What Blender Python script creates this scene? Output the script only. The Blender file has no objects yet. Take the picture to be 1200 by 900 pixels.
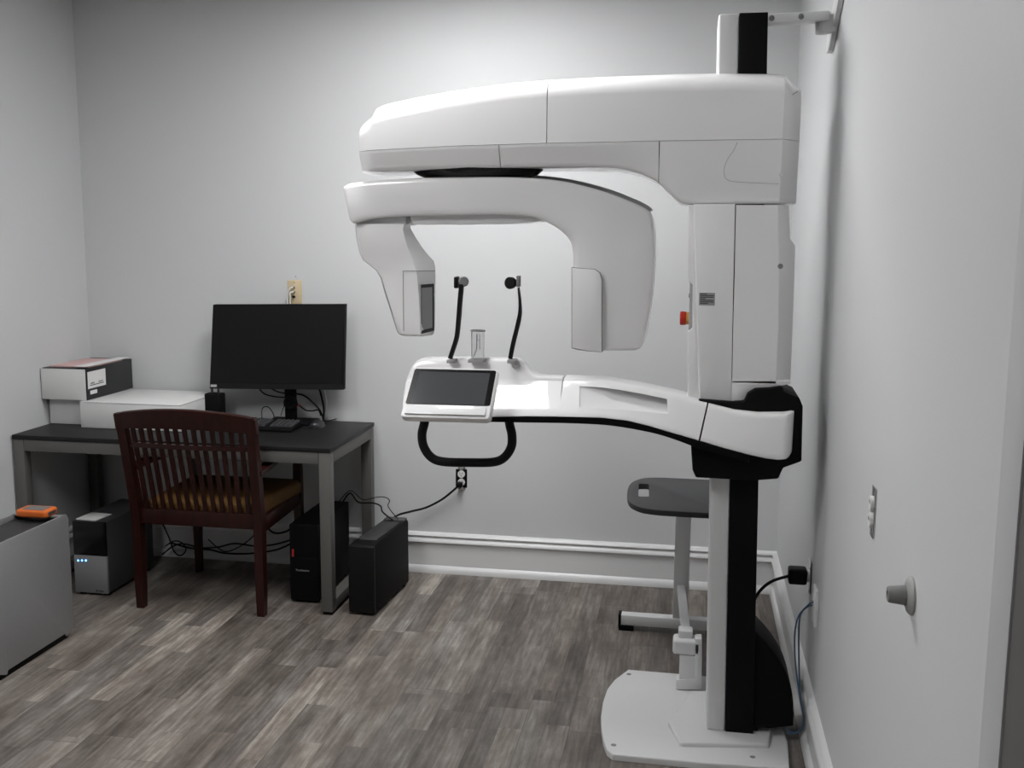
import bpy, bmesh, math, random
from mathutils import Vector, Matrix

random.seed(7)
C = bpy.context.scene.collection
SC = bpy.context.scene

# ------------------------------------------------------------------ camera
F_PX, YAW, PITCH, ROLL, CAM_H = 1225.17, -0.170160, 0.143986, 0.0066923, 1.65
def cam_axes():
    cy, sy = math.cos(YAW), math.sin(YAW); cp, sp = math.cos(PITCH), math.sin(PITCH)
    fwd = Vector((sy*cp, cy*cp, -sp)); right = Vector((cy, -sy, 0)); up = right.cross(fwd)
    cr, sr = math.cos(ROLL), math.sin(ROLL)
    return cr*right + sr*up, -sr*right + cr*up, fwd
CR, CU, CF = cam_axes()
cam_d = bpy.data.cameras.new('camera'); cam = bpy.data.objects.new('camera', cam_d); C.objects.link(cam)
cam_d.sensor_width = 36.0; cam_d.lens = 36.0*F_PX/1200.0; cam_d.clip_start = 0.05
cam.matrix_world = Matrix(((CR.x, CU.x, -CF.x, 0), (CR.y, CU.y, -CF.y, 0), (CR.z, CU.z, -CF.z, CAM_H), (0, 0, 0, 1)))
SC.camera = cam

# ------------------------------------------------------------------ world, exposure, lights
SC.view_settings.view_transform = 'Standard'
SC.view_settings.look = 'None'
SC.view_settings.gamma = 1.0
SC.view_settings.use_curve_mapping = False
SC.view_settings.exposure = 0.58
W = bpy.data.worlds.new('world'); SC.world = W; W.use_nodes = True
W.node_tree.nodes['Background'].inputs[0].default_value = (0.95, 0.97, 1, 1)
W.node_tree.nodes['Background'].inputs[1].default_value = 0.02
PANEL_STRENGTH = 16.0          # the ceiling troffer over the room
FILL_STRENGTH = 12.5            # unseen fill panel, added to brighten the scanner fronts and left wall
PANEL_POS = (-0.98, 3.55)
FILL_POS = (-1.75, 1.65)

# room size (camera stands at x=0, y=0)
XL, XR, YB, YF, ZC = -2.9886, 0.4196, 4.8105, -0.9, 2.80

# ------------------------------------------------------------------ helpers
def ray(px, py):
    return ((px-600)/F_PX)*CR - ((py-450)/F_PX)*CU + CF
def PY(px, py, y):
    d = ray(px, py); t = y/d.y; return Vector((d.x*t, y, CAM_H + d.z*t))
def PX(px, py, x):
    d = ray(px, py); t = x/d.x; return Vector((x, d.y*t, CAM_H + d.z*t))
def PZ(px, py, z):
    d = ray(px, py); t = (z-CAM_H)/d.z; return Vector((d.x*t, d.y*t, z))

OFF = {}
def sharpen(bm, ang=35):
    a = math.radians(ang)
    for f in bm.faces: f.smooth = True
    for e in bm.edges:
        if len(e.link_faces) == 2 and e.calc_face_angle(0) > a: e.smooth = False
def obj(name, bm, mat, parent=None, ang=35):
    bmesh.ops.recalc_face_normals(bm, faces=bm.faces[:])
    sharpen(bm, ang)
    if parent is not None:
        off = OFF[parent.name]
    else:
        xs = [v.co for v in bm.verts]
        lo = [min(c[i] for c in xs) for i in range(3)]; hi = [max(c[i] for c in xs) for i in range(3)]
        off = Vector(((lo[0]+hi[0])/2, (lo[1]+hi[1])/2, lo[2]))
    bmesh.ops.translate(bm, verts=bm.verts[:], vec=-off)
    me = bpy.data.meshes.new(name); bm.to_mesh(me); bm.free()
    me.materials.append(mat)
    o = bpy.data.objects.new(name, me); C.objects.link(o)
    if parent is not None: o.parent = parent
    else: o.location = off
    OFF[o.name] = off
    return o
def thing(name, label, cat, loc, group=None):
    o = bpy.data.objects.new(name, None); C.objects.link(o); o.location = loc
    o.empty_display_size = 0.1
    OFF[o.name] = Vector(loc)
    return tag(o, label, cat, group)
def tag(o, label, cat, group=None):
    o['label'] = label; o['category'] = cat
    if group: o['group'] = group
    return o
def lab(o, label):
    o['label'] = label; return o
def struct(name, bm, mat, parent=None):
    o = obj(name, bm, mat, parent)
    if parent is None: o['kind'] = 'structure'
    return o

def NB(): return bmesh.new()
def box(bm, x0, x1, y0, y1, z0, z1, r=0.0, seg=2, M=None):
    res = bmesh.ops.create_cube(bm, size=1.0)
    vs = res['verts']
    for v in vs:
        v.co = Vector(((x0+x1)/2 + v.co.x*(x1-x0), (y0+y1)/2 + v.co.y*(y1-y0), (z0+z1)/2 + v.co.z*(z1-z0)))
    if M is not None: bmesh.ops.transform(bm, matrix=M, verts=vs)
    if r > 0:
        es = list({e for v in vs for e in v.link_edges})
        bmesh.ops.bevel(bm, geom=es, offset=r, segments=seg, profile=0.5, affect='EDGES', clamp_overlap=True)
    return bm
def hexa(bm, b, t, r=0.0, seg=2):
    """solid from four bottom and four top corners"""
    vs = [bm.verts.new(p) for p in list(b)+list(t)]
    fs = [(3,2,1,0), (4,5,6,7)] + [(i, (i+1) % 4, 4+(i+1) % 4, 4+i) for i in range(4)]
    for f in fs: bm.faces.new([vs[i] for i in f])
    if r > 0:
        es = list({e for v in vs for e in v.link_edges})
        bmesh.ops.bevel(bm, geom=es, offset=r, segments=seg, profile=0.5, affect='EDGES', clamp_overlap=True)
    return bm
def ringloft(bm, rings, caps=True, closed=True):
    R = [[bm.verts.new(p) for p in r] for r in rings]
    n = len(R[0])
    for a, b in zip(R, R[1:]):
        for i in range(n if closed else n-1):
            j = (i+1) % n
            bm.faces.new((a[i], a[j], b[j], b[i]))
    if caps:
        bm.faces.new(R[0]); bm.faces.new(R[-1])
    return bm
def tube(bm, path, r, n=10, caps=True, radii=None):
    P = [Vector(p) for p in path]; rings = []
    t0 = (P[1]-P[0]).normalized()
    ref = Vector((0, 0, 1)) if abs(t0.z) < 0.9 else Vector((1, 0, 0))
    u = t0.cross(ref).normalized()
    for i, p in enumerate(P):
        t = (P[min(i+1, len(P)-1)]-P[max(i-1, 0)]).normalized()
        u = (u - t*u.dot(t)).normalized(); v = t.cross(u)
        rr = radii[i] if radii else r
        rings.append([p + rr*(math.cos(2*math.pi*k/n)*u + math.sin(2*math.pi*k/n)*v) for k in range(n)])
    return ringloft(bm, rings, caps)
def cyl(bm, a, b, r, n=24, bev=0.0):
    a, b = Vector(a), Vector(b); d = (b-a).normalized()
    if bev <= 0: return tube(bm, [a, b], r, n)
    return tube(bm, [a, a+d*bev*0.3, a+d*bev, b-d*bev, b-d*bev*0.3, b], r, n, radii=[r-bev, r-bev*0.3, r, r, r-bev*0.3, r-bev])
def lathe(bm, origin, axis, prof, n=28):
    """prof: list of (distance along axis, radius)"""
    o = Vector(origin); a = Vector(axis).normalized()
    ref = Vector((0, 0, 1)) if abs(a.z) < 0.9 else Vector((1, 0, 0))
    u = a.cross(ref).normalized(); v = a.cross(u)
    return ringloft(bm, [[o + a*d + max(r, 1e-4)*(math.cos(2*math.pi*k/n)*u + math.sin(2*math.pi*k/n)*v) for k in range(n)] for d, r in prof])
def spl(pts, k=8, closed=False):
    """Catmull-Rom through points (tuples of any length)"""
    P = [Vector(p) for p in pts]; out = []
    n = len(P)
    for i in range(n if closed else n-1):
        if closed: p0, p1, p2, p3 = P[i-1], P[i], P[(i+1) % n], P[(i+2) % n]
        else: p0, p1, p2, p3 = P[max(i-1, 0)], P[i], P[i+1], P[min(i+2, n-1)]
        for s in range(k):
            t = s/k
            out.append(0.5*((2*p1) + (p2-p0)*t + (2*p0-5*p1+4*p2-p3)*t*t + (3*p1-p0-3*p2+p3)*t**3))
    if not closed: out.append(P[-1])
    return out
def fillet(pts, rad, seg=5):
    """round the corners of a 2-D polygon; rad one number or one per corner"""
    P = [Vector(p[:2]) for p in pts]; n = len(P); out = []
    for i in range(n):
        r = rad[i] if isinstance(rad, (list, tuple)) else rad
        p, a, b = P[i], P[i-1]-P[i], P[(i+1) % n]-P[i]
        if r <= 0 or a.length < 1e-6 or b.length < 1e-6: out.append(p); continue
        la, lb = a.length, b.length; a.normalize(); b.normalize()
        ang = a.angle(b)
        if ang > 3.05: out.append(p); continue
        t = min(r/math.tan(ang/2), la*0.49, lb*0.49); r2 = t*math.tan(ang/2)
        A, B = p+a*t, p+b*t
        c = p + (a+b).normalized()*(r2/math.sin(ang/2))
        va, vb = A-c, B-c; th = va.angle(vb)
        for k in range(seg+1):
            s = k/seg
            out.append(c + (va*math.sin((1-s)*th)+vb*math.sin(s*th))/math.sin(th) if th > 1e-4 else A)
    return out
def clean(pts, eps=5e-4):
    out = []
    for p in pts:
        if not out or (p-out[-1]).length > eps: out.append(p)
    if len(out) > 1 and (out[0]-out[-1]).length <= eps: out.pop()
    return out
def area2(P): return sum(P[i-1].x*P[i].y-P[i].x*P[i-1].y for i in range(len(P)))
def inset(P, d):
    """move a counter-clockwise polygon inwards by d"""
    n = len(P); out = []
    for i in range(n):
        e1 = (P[i]-P[i-1]).normalized(); e2 = (P[(i+1) % n]-P[i]).normalized()
        n1 = Vector((-e1.y, e1.x)); n2 = Vector((-e2.y, e2.x))
        m = n1+n2
        if m.length < 1e-6: m = n1
        m = m/ max(m.dot(n1), 0.45) if m.length < 2.2 else m
        m = (n1+n2).normalized() if (n1+n2).length > 1e-6 else n1
        out.append(P[i] + m*(d/max(m.dot(n1), 0.6)))
    return out
def pillow(bm, pts, a0, a1, axis='y', r=0.01, seg=4, rb=None, slope=0.0):
    """prism of a 2-D outline from a0 (near rim rounded by r) to a1 (far rim rounded by rb)"""
    P = clean([Vector(p[:2]) for p in pts])
    if area2(P) < 0: P.reverse()
    if rb is None: rb = r
    s = 1 if a1 > a0 else -1
    def mk(Q, a):
        if axis == 'y': return [Vector((q.x, a, q.y)) for q in Q]
        if axis == 'z': return [Vector((q.x, q.y, a)) for q in Q]
        return [Vector((a, q.x, q.y)) for q in Q]
    rings = []
    if r > 0:
        for k in range(seg):
            th = k/seg*math.pi/2
            rings.append(mk(inset(P, r*(1-math.sin(th))), a0+s*r*(1-math.cos(th))))
    rings.append(mk(P, a0+s*r))
    P2 = inset(P, slope) if slope else P
    rings.append(mk(P2, a1-s*rb))
    if rb > 0:
        for k in range(seg-1, -1, -1):
            th = k/seg*math.pi/2
            rings.append(mk(inset(P2, rb*(1-math.sin(th))), a1-s*rb*(1-math.cos(th))))
    return ringloft(bm, rings)
def px_out(pts, y):
    """outline picked on the front plane y -> (x, z)"""
    return [Vector(((q := PY(a, b, y)).x, q.z)) for a, b in pts]
def interp(x, T):
    if x <= T[0][0]: return T[0][1]
    for (a, b), (c, d) in zip(T, T[1:]):
        if x <= c: return b + (d-b)*(x-a)/(c-a)
    return T[-1][1]
def cut(o, bm_cutter):
    """carve a solid out of o, leaving plain geometry"""
    me = bpy.data.meshes.new('cutter'); bmesh.ops.recalc_face_normals(bm_cutter, faces=bm_cutter.faces[:])
    bmesh.ops.translate(bm_cutter, verts=bm_cutter.verts[:], vec=-OFF[o.name])
    bm_cutter.to_mesh(me); bm_cutter.free()
    c = bpy.data.objects.new('cutter', me); C.objects.link(c)
    par, loc = o.parent, o.location.copy(); o.parent = None; o.location = (0, 0, 0)
    m = o.modifiers.new('cut', 'BOOLEAN'); m.operation = 'DIFFERENCE'; m.object = c; m.solver = 'EXACT'
    dg = bpy.context.evaluated_depsgraph_get()
    new = bpy.data.meshes.new_from_object(o.evaluated_get(dg))
    o.modifiers.clear(); o.data = new
    bpy.data.objects.remove(c); o.parent = par; o.location = loc
    b = bmesh.new(); b.from_mesh(new); sharpen(b); b.to_mesh(new); b.free()
def text_bm(s, size, M, depth=0.0008):
    cu = bpy.data.curves.new('txt', 'FONT'); cu.body = s; cu.size = size; cu.extrude = depth
    cu.align_x = 'CENTER'; cu.align_y = 'CENTER'
    t = bpy.data.objects.new('txt', cu); C.objects.link(t)
    me = bpy.data.meshes.new_from_object(t.evaluated_get(bpy.context.evaluated_depsgraph_get()))
    bm = bmesh.new(); bm.from_mesh(me); bmesh.ops.transform(bm, matrix=M, verts=bm.verts[:])
    bpy.data.objects.remove(t); bpy.data.curves.remove(cu); bpy.data.meshes.remove(me)
    return bm
def face_front(x, y, z):      # text lying in a plane that faces -y
    return Matrix.Translation((x, y, z)) @ Matrix.Rotation(math.pi/2, 4, 'X')

# ------------------------------------------------------------------ materials
def mat(name, col, rough=0.5, metal=0.0, coat=0.0, spec=0.5, noise=None, bump=None, trans=0.0, ior=1.45):
    m = bpy.data.materials.new(name); m.use_nodes = True; nt = m.node_tree
    b = nt.nodes['Principled BSDF']
    b.inputs['Base Color'].default_value = (*col, 1); b.inputs['Roughness'].default_value = rough
    b.inputs['Metallic'].default_value = metal; b.inputs['Coat Weight'].default_value = coat
    b.inputs['Coat Roughness'].default_value = 0.035
    b.inputs['Specular IOR Level'].default_value = spec; b.inputs['Transmission Weight'].default_value = trans
    b.inputs['IOR'].default_value = ior
    if noise or bump:
        tc = nt.nodes.new('ShaderNodeTexCoord')
        n = nt.nodes.new('ShaderNodeTexNoise'); n.inputs['Detail'].default_value = 4
        nt.links.new(tc.outputs['Object'], n.inputs['Vector'])
        n.inputs['Scale'].default_value = (noise or bump)[0]
        if noise:
            mx = nt.nodes.new('ShaderNodeMix'); mx.data_type = 'RGBA'
            mx.inputs[6].default_value = (*[c*(1-noise[1]) for c in col], 1)
            mx.inputs[7].default_value = (*[min(1, c*(1+noise[1])) for c in col], 1)
            nt.links.new(n.outputs['Fac'], mx.inputs[0]); nt.links.new(mx.outputs[2], b.inputs['Base Color'])
        if bump:
            n2 = nt.nodes.new('ShaderNodeTexNoise'); n2.inputs['Scale'].default_value = bump[0]; n2.inputs['Detail'].default_value = 3
            nt.links.new(tc.outputs['Object'], n2.inputs['Vector'])
            bp = nt.nodes.new('ShaderNodeBump'); bp.inputs['Strength'].default_value = bump[1]; bp.inputs['Distance'].default_value = 0.002
            nt.links.new(n2.outputs['Fac'], bp.inputs['Height']); nt.links.new(bp.outputs['Normal'], b.inputs['Normal'])
    return m
def emit(name, col, s):
    m = bpy.data.materials.new(name); m.use_nodes = True; nt = m.node_tree
    nt.nodes.remove(nt.nodes['Principled BSDF'])
    e = nt.nodes.new('ShaderNodeEmission'); e.inputs[0].default_value = (*col, 1); e.inputs[1].default_value = s
    nt.links.new(e.outputs[0], nt.nodes['Material Output'].inputs[0]); return m

M_WALL = mat('wall_paint', (0.59, 0.595, 0.60), 0.55, bump=(140, 0.12), noise=(1.5, 0.012))
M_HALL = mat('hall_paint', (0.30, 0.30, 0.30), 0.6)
M_JAMBW = mat('door_casing_paint', (0.50, 0.50, 0.51), 0.45)
M_TRIM = mat('trim_paint', (0.70, 0.70, 0.70), 0.3)
M_CEIL = mat('ceiling_white', (0.75, 0.75, 0.74), 0.8, bump=(60, 0.3))
M_WHITE = mat('gloss_white_plastic', (0.87, 0.86, 0.86), 0.35, coat=0.8)
M_WHITE2 = mat('satin_white_metal', (0.66, 0.66, 0.66), 0.38)
M_BASE = mat('white_powder_coat', (0.64, 0.64, 0.64), 0.5)
M_BLACK = mat('black_plastic', (0.0035, 0.0035, 0.004), 0.6, spec=0.15)
M_BLACKG = mat('black_gloss', (0.004, 0.004, 0.0045), 0.22, spec=0.3)
M_RUB = mat('black_rubber', (0.006, 0.006, 0.0065), 0.55, spec=0.25)
M_CORD = mat('black_cord', (0.004, 0.004, 0.0045), 0.5, spec=0.2)
M_DGREY = mat('dark_grey_plastic', (0.045, 0.045, 0.048), 0.45)
M_MGREY = mat('grey_plastic', (0.22, 0.22, 0.23), 0.45)
M_SEAM = mat('seam_shadow_gap', (0.22, 0.22, 0.22), 0.8)
M_SCREEN = mat('touch_screen', (0.065, 0.067, 0.072), 0.12)
M_CHROME = mat('chrome', (0.6, 0.6, 0.6), 0.2, metal=1)
M_SILVER = mat('brushed_aluminium', (0.33, 0.33, 0.335), 0.5, metal=0.5, noise=(90, 0.05))
M_RED = mat('red_button', (0.55, 0.03, 0.015), 0.4)
M_YELLOW = mat('yellow_collar', (0.75, 0.42, 0.10), 0.5)
M_BEIGE = mat('beige_plate', (0.58, 0.47, 0.30), 0.45)
M_IVORY = mat('white_receptacle', (0.68, 0.68, 0.67), 0.4)
M_DESKTOP = mat('dark_laminate', (0.011, 0.010, 0.0105), 0.45, spec=0.3, noise=(40, 0.12))
M_FRAME = mat('grey_steel_frame', (0.125, 0.12, 0.112), 0.45, metal=0.2)
M_CARD = mat('white_cardboard', (0.66, 0.66, 0.65), 0.55)
M_BOXBLK = mat('black_printed_card', (0.016, 0.016, 0.017), 0.4)
M_PINK = mat('pink_paper', (0.62, 0.42, 0.41), 0.7)
M_PAPER = mat('white_paper', (0.70, 0.69, 0.68), 0.7)
M_ORANGE = mat('orange_rubber', (0.62, 0.13, 0.018), 0.5)
M_SEAT = mat('mustard_upholstery', (0.135, 0.064, 0.012), 0.7, noise=(120, 0.12))
M_BLUE = mat('blue_cable', (0.035, 0.075, 0.13), 0.5)
M_GREYP = mat('grey_metal_doorstop', (0.38, 0.38, 0.37), 0.4, metal=0.3)
M_TRAY = mat('dark_grey_tray', (0.040, 0.040, 0.042), 0.45, spec=0.35)
M_LED = emit('blue_indicator', (0.08, 0.35, 1.0), 6.0)
M_JAMB = mat('dark_door_frame', (0.11, 0.105, 0.10), 0.5)
M_ACRYL = mat('clear_acrylic', (0.95, 0.95, 0.95), 0.04, trans=1.0, ior=1.45)
M_WINDOW = mat('grey_sensor_window', (0.36, 0.36, 0.365), 0.3)
M_STICK = mat('grey_sticker', (0.33, 0.32, 0.32), 0.5)

def wood_mat(name, dark, light, scale):
    m = bpy.data.materials.new(name); m.use_nodes = True; nt = m.node_tree; b = nt.nodes['Principled BSDF']
    tc = nt.nodes.new('ShaderNodeTexCoord'); mp = nt.nodes.new('ShaderNodeMapping')
    mp.inputs['Scale'].default_value = scale
    n = nt.nodes.new('ShaderNodeTexNoise'); n.inputs['Scale'].default_value = 6; n.inputs['Detail'].default_value = 5
    r = nt.nodes.new('ShaderNodeValToRGB')
    r.color_ramp.elements[0].position = 0.3; r.color_ramp.elements[0].color = (*dark, 1)
    r.color_ramp.elements[1].position = 0.7; r.color_ramp.elements[1].color = (*light, 1)
    nt.links.new(tc.outputs['Object'], mp.inputs[0]); nt.links.new(mp.outputs[0], n.inputs['Vector'])
    nt.links.new(n.outputs['Fac'], r.inputs[0]); nt.links.new(r.outputs[0], b.inputs['Base Color'])
    b.inputs['Roughness'].default_value = 0.36; b.inputs['Specular IOR Level'].default_value = 0.3
    return m
M_WOOD = wood_mat('cherry_wood', (0.014, 0.003, 0.0018), (0.028, 0.0056, 0.0034), (9, 9, 1.2))

def mesh_mat():
    m = mat('perforated_black', (0.02, 0.02, 0.021), 0.6); nt = m.node_tree; b = nt.nodes['Principled BSDF']
    tc = nt.nodes.new('ShaderNodeTexCoord'); v = nt.nodes.new('ShaderNodeTexVoronoi'); v.inputs['Scale'].default_value = 110
    v.inputs['Randomness'].default_value = 0.15
    r = nt.nodes.new('ShaderNodeValToRGB'); r.color_ramp.elements[0].position = 0.35; r.color_ramp.elements[1].position = 0.45
    r.color_ramp.elements[0].color = (0.004, 0.004, 0.004, 1); r.color_ramp.elements[1].color = (0.05, 0.05, 0.05, 1)
    nt.links.new(tc.outputs['Object'], v.inputs['Vector']); nt.links.new(v.outputs['Distance'], r.inputs[0])
    nt.links.new(r.outputs[0], b.inputs['Base Color']); return m
M_MESH = mesh_mat()

def floor_mat():
    m = bpy.data.materials.new('grey_vinyl_planks'); m.use_nodes = True; nt = m.node_tree; N = nt.nodes; L = nt.links
    b = N['Principled BSDF']
    geo = N.new('ShaderNodeNewGeometry'); sep = N.new('ShaderNodeSeparateXYZ'); L.new(geo.outputs['Position'], sep.inputs[0])
    def mth(op, a, c=None):
        n = N.new('ShaderNodeMath'); n.operation = op
        for i, v in enumerate((a, c)):
            if v is None: continue
            if isinstance(v, (int, float)): n.inputs[i].default_value = v
            else: L.new(v, n.inputs[i])
        return n.outputs[0]
    PW, PL = 0.155, 1.22
    u = mth('DIVIDE', mth('ADD', sep.outputs[0], 0.055), PW); row = mth('FLOOR', u); fu = mth('FRACT', u)
    wn = N.new('ShaderNodeTexWhiteNoise'); wn.noise_dimensions = '1D'; L.new(row, wn.inputs['W'])
    v = mth('DIVIDE', mth('ADD', sep.outputs[1], mth('MULTIPLY', wn.outputs['Value'], 5.0)), PL)
    cell = mth('FLOOR', v); fv = mth('FRACT', v)
    comb = N.new('ShaderNodeCombineXYZ'); L.new(row, comb.inputs[0]); L.new(cell, comb.inputs[1])
    wn2 = N.new('ShaderNodeTexWhiteNoise'); wn2.noise_dimensions = '2D'; L.new(comb.outputs[0], wn2.inputs['Vector'])
    # each plank is printed with narrower strips of different tone
    su = mth('FLOOR', mth('MULTIPLY', u, 2.0)); sv = mth('FLOOR', mth('ADD', mth('MULTIPLY', v, 1.7), mth('MULTIPLY', su, 0.37)))
    comb2 = N.new('ShaderNodeCombineXYZ'); L.new(su, comb2.inputs[0]); L.new(sv, comb2.inputs[1])
    wn3 = N.new('ShaderNodeTexWhiteNoise'); wn3.noise_dimensions = '2D'; L.new(comb2.outputs[0], wn3.inputs['Vector'])
    # streaks along the plank
    cs = N.new('ShaderNodeCombineXYZ')
    L.new(mth('MULTIPLY', sep.outputs[0], 11.0), cs.inputs[0])
    L.new(mth('ADD', mth('MULTIPLY', sep.outputs[1], 1.7), mth('MULTIPLY', wn2.outputs['Value'], 37.0)), cs.inputs[1])
    n1 = N.new('ShaderNodeTexNoise'); n1.inputs['Scale'].default_value = 1.0; n1.inputs['Detail'].default_value = 6; n1.inputs['Roughness'].default_value = 0.65
    L.new(cs.outputs[0], n1.inputs['Vector'])
    cs2 = N.new('ShaderNodeCombineXYZ')
    L.new(mth('MULTIPLY', sep.outputs[0], 70.0), cs2.inputs[0]); L.new(mth('ADD', mth('MULTIPLY', sep.outputs[1], 5.0), mth('MULTIPLY', wn3.outputs['Value'], 21.0)), cs2.inputs[1])
    n2 = N.new('ShaderNodeTexNoise'); n2.inputs['Scale'].default_value = 1.0; n2.inputs['Detail'].default_value = 4
    L.new(cs2.outputs[0], n2.inputs['Vector'])
    t = mth('ADD', mth('MULTIPLY', wn2.outputs['Value'], 0.26), mth('MULTIPLY', wn3.outputs['Value'], 0.34))
    t = mth('ADD', t, mth('MULTIPLY', mth('SUBTRACT', n1.outputs['Fac'], 0.5), 1.1))
    t = mth('ADD', t, mth('MULTIPLY', mth('SUBTRACT', n2.outputs['Fac'], 0.5), 0.85))
    t = mth('ADD', t, 0.17)
    n3 = N.new('ShaderNodeTexNoise'); n3.inputs['Scale'].default_value = 1.0; n3.inputs['Detail'].default_value = 7; n3.inputs['Roughness'].default_value = 0.7
    cs3 = N.new('ShaderNodeCombineXYZ'); L.new(mth('MULTIPLY', sep.outputs[0], 9.0), cs3.inputs[0]); L.new(mth('ADD', mth('MULTIPLY', sep.outputs[1], 4.5), mth('MULTIPLY', wn2.outputs['Value'], 53.0)), cs3.inputs[1]); L.new(cs3.outputs[0], n3.inputs['Vector'])
    t = mth('ADD', t, mth('MULTIPLY', mth('SUBTRACT', n3.outputs['Fac'], 0.5), 0.95))
    r = N.new('ShaderNodeValToRGB'); cr = r.color_ramp
    cr.elements[0].position = 0.05; cr.elements[0].color = (0.062, 0.051, 0.044, 1)
    cr.elements[1].position = 0.95; cr.elements[1].color = (0.40, 0.385, 0.36, 1)
    for p, c in ((0.30, (0.112, 0.096, 0.084)), (0.5, (0.165, 0.147, 0.132)), (0.72, (0.245, 0.23, 0.212))):
        e = cr.elements.new(p); e.color = (*c, 1)
    L.new(t, r.inputs[0])
    # a warmer tint on some strips
    mx = N.new('ShaderNodeMix'); mx.data_type = 'RGBA'; mx.blend_type = 'MULTIPLY'
    L.new(mth('MULTIPLY', wn3.outputs['Value'], 0.7), mx.inputs[0]); L.new(r.outputs[0], mx.inputs[6]); mx.inputs[7].default_value = (1.0, 0.91, 0.82, 1)
    seam = mth('MAXIMUM', mth('LESS_THAN', fu, 0.012), mth('LESS_THAN', fv, 0.0022))
    mx2 = N.new('ShaderNodeMix'); mx2.data_type = 'RGBA'
    L.new(mth('MULTIPLY', seam, 0.55), mx2.inputs[0]); L.new(mx.outputs[2], mx2.inputs[6]); mx2.inputs[7].default_value = (0.04, 0.035, 0.03, 1)
    L.new(mx2.outputs[2], b.inputs['Base Color'])
    b.inputs['Roughness'].default_value = 0.5
    bp = N.new('ShaderNodeBump'); bp.inputs['Strength'].default_value = 0.08; bp.inputs['Distance'].default_value = 0.002
    L.new(n2.outputs['Fac'], bp.inputs['Height']); L.new(bp.outputs['Normal'], b.inputs['Normal'])
    return m
M_FLOOR = floor_mat()

# ------------------------------------------------------------------ the room
WT = 0.12
bm = NB(); box(bm, XL-WT, XR+WT+0.6, YF-WT, YB+WT, -0.1, 0); struct('floor', bm, M_FLOOR)
bm = NB(); box(bm, XL-WT, XR+WT+0.6, YF-WT, YB+WT, ZC, ZC+0.1); struct('ceiling', bm, M_CEIL)
bm = NB(); box(bm, XL-WT, XR+WT, YB, YB+WT, 0, ZC); struct('wall_back', bm, M_WALL)
bm = NB(); box(bm, XL-WT, XL, YF, YB, 0, ZC); struct('wall_left', bm, M_WALL)
YE1 = PX(1163, 700, XR).y; YE2 = PX(1187, 700, XR).y
bm = NB(); box(bm, XR, XR+WT, YE1, YB, 0, ZC); struct('wall_right', bm, M_WALL)
bm = NB(); box(bm, XL-WT, XR+WT+0.6, YF-WT, YF, 0, ZC); struct('wall_front', bm, M_HALL)
bm = NB(); box(bm, XR+0.5, XR+0.6, YF, 1.20, 0, ZC); struct('wall_hall', bm, M_HALL)
bm = NB(); box(bm, XR-0.002, XR+WT+0.5, YE2, YE1, 0, ZC, 0.001); struct('trim_1', bm, M_JAMBW)
bm = NB(); box(bm, XR+0.001, XR+WT+0.49, 1.20, YE2, 0, ZC, 0.002); struct('trim_2', bm, M_JAMB)

BASE_PROF = [(0, 0), (.026, 0), (.026, .008), (.024, .018), (.019, .028), (.0105, .036), (.0105, .146), (.016, .149), (.024, .154), (.024, .158), (.019, .167), (.011, .174),
             (.011, .178), (.018, .182), (.020, .186), (.016, .194), (.008, .200), (0, .2015)]
def baseboard(name, p0, p1, inward):
    bm = NB(); n = Vector(inward)
    ringloft(bm, [[Vector((p[0], p[1], 0)) + n*d + Vector((0, 0, z)) for d, z in BASE_PROF] for p in (p0, p1)])
    struct(name, bm, M_TRIM)
baseboard('baseboard_back', (XL, YB), (XR, YB), (0, -1, 0))
baseboard('baseboard_right', (XR, YB-0.02), (XR, YE1+0.005), (-1, 0, 0))
baseboard('baseboard_left', (XL, YB-0.02), (XL, YF), (1, 0, 0))

def troffer(pos, strength, label, m):
    x, y = pos
    t = thing('ceiling_light', label, 'ceiling light', (x, y, ZC-0.03))
    w, d, f = 0.61, 1.22, 0.03
    bm = NB()
    for a in ((x-w/2, x+w/2, y-d/2, y-d/2+f), (x-w/2, x+w/2, y+d/2-f, y+d/2), (x-w/2, x-w/2+f, y-d/2+f, y+d/2-f), (x+w/2-f, x+w/2, y-d/2+f, y+d/2-f)):
        box(bm, *a, ZC-0.03, ZC+0.001)
    obj('light_frame', bm, M_TRIM, t)
    bm = NB(); box(bm, x-w/2+f, x+w/2-f, y-d/2+f, y+d/2-f, ZC-0.022, ZC-0.014)
    obj('diffuser', bm, emit('lit_diffuser', (0.992, 0.994, 1.0), strength), t)
troffer(PANEL_POS, PANEL_STRENGTH, 'white recessed ceiling light panel over the scanner and desk', 1)
troffer(FILL_POS, FILL_STRENGTH, 'white ceiling light panel added as unseen fill nearer the doorway', 2)

# ------------------------------------------------------------------ the dental x-ray machine
mach = thing('dental_xray_scanner', 'tall white panoramic dental x-ray scanner standing beside the right wall', 'x-ray machine', (0.1, 3.42, 0))
# base plate
YM = 3.42
bo = [PZ(a, b, 0.02) for a, b in ((736, 785), (720, 797), (711.5, 808), (706.5, 823), (704, 840), (704.8, 855), (707, 868), (711, 879), (718, 884.5), (817, 894), (900, 899.5), (925, 901))]
right = [Vector((bo[-1].x+0.01, 3.30, 0)), Vector((0.30, 3.76, 0))]
outline = [Vector(p[:2]) for p in bo] + [Vector(p[:2]) for p in right]
bm = NB(); pillow(bm, outline, 0.0225, 0.001, 'z', 0.005, 3, rb=0.0)
o_base = obj('base_plate', bm, M_BASE, mach)
for a, b in ((719, 873), (737, 790), (882, 887)):
    q = PZ(a, b, 0.0225); bm = NB(); lathe(bm, (q.x, q.y, 0.022), (0, 0, 1), [(0, 0.009), (0.001, 0.009), (0.0025, 0.006), (0.0028, 0.001)], 14)
    obj('bolt', bm, M_MGREY, o_base)
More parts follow.
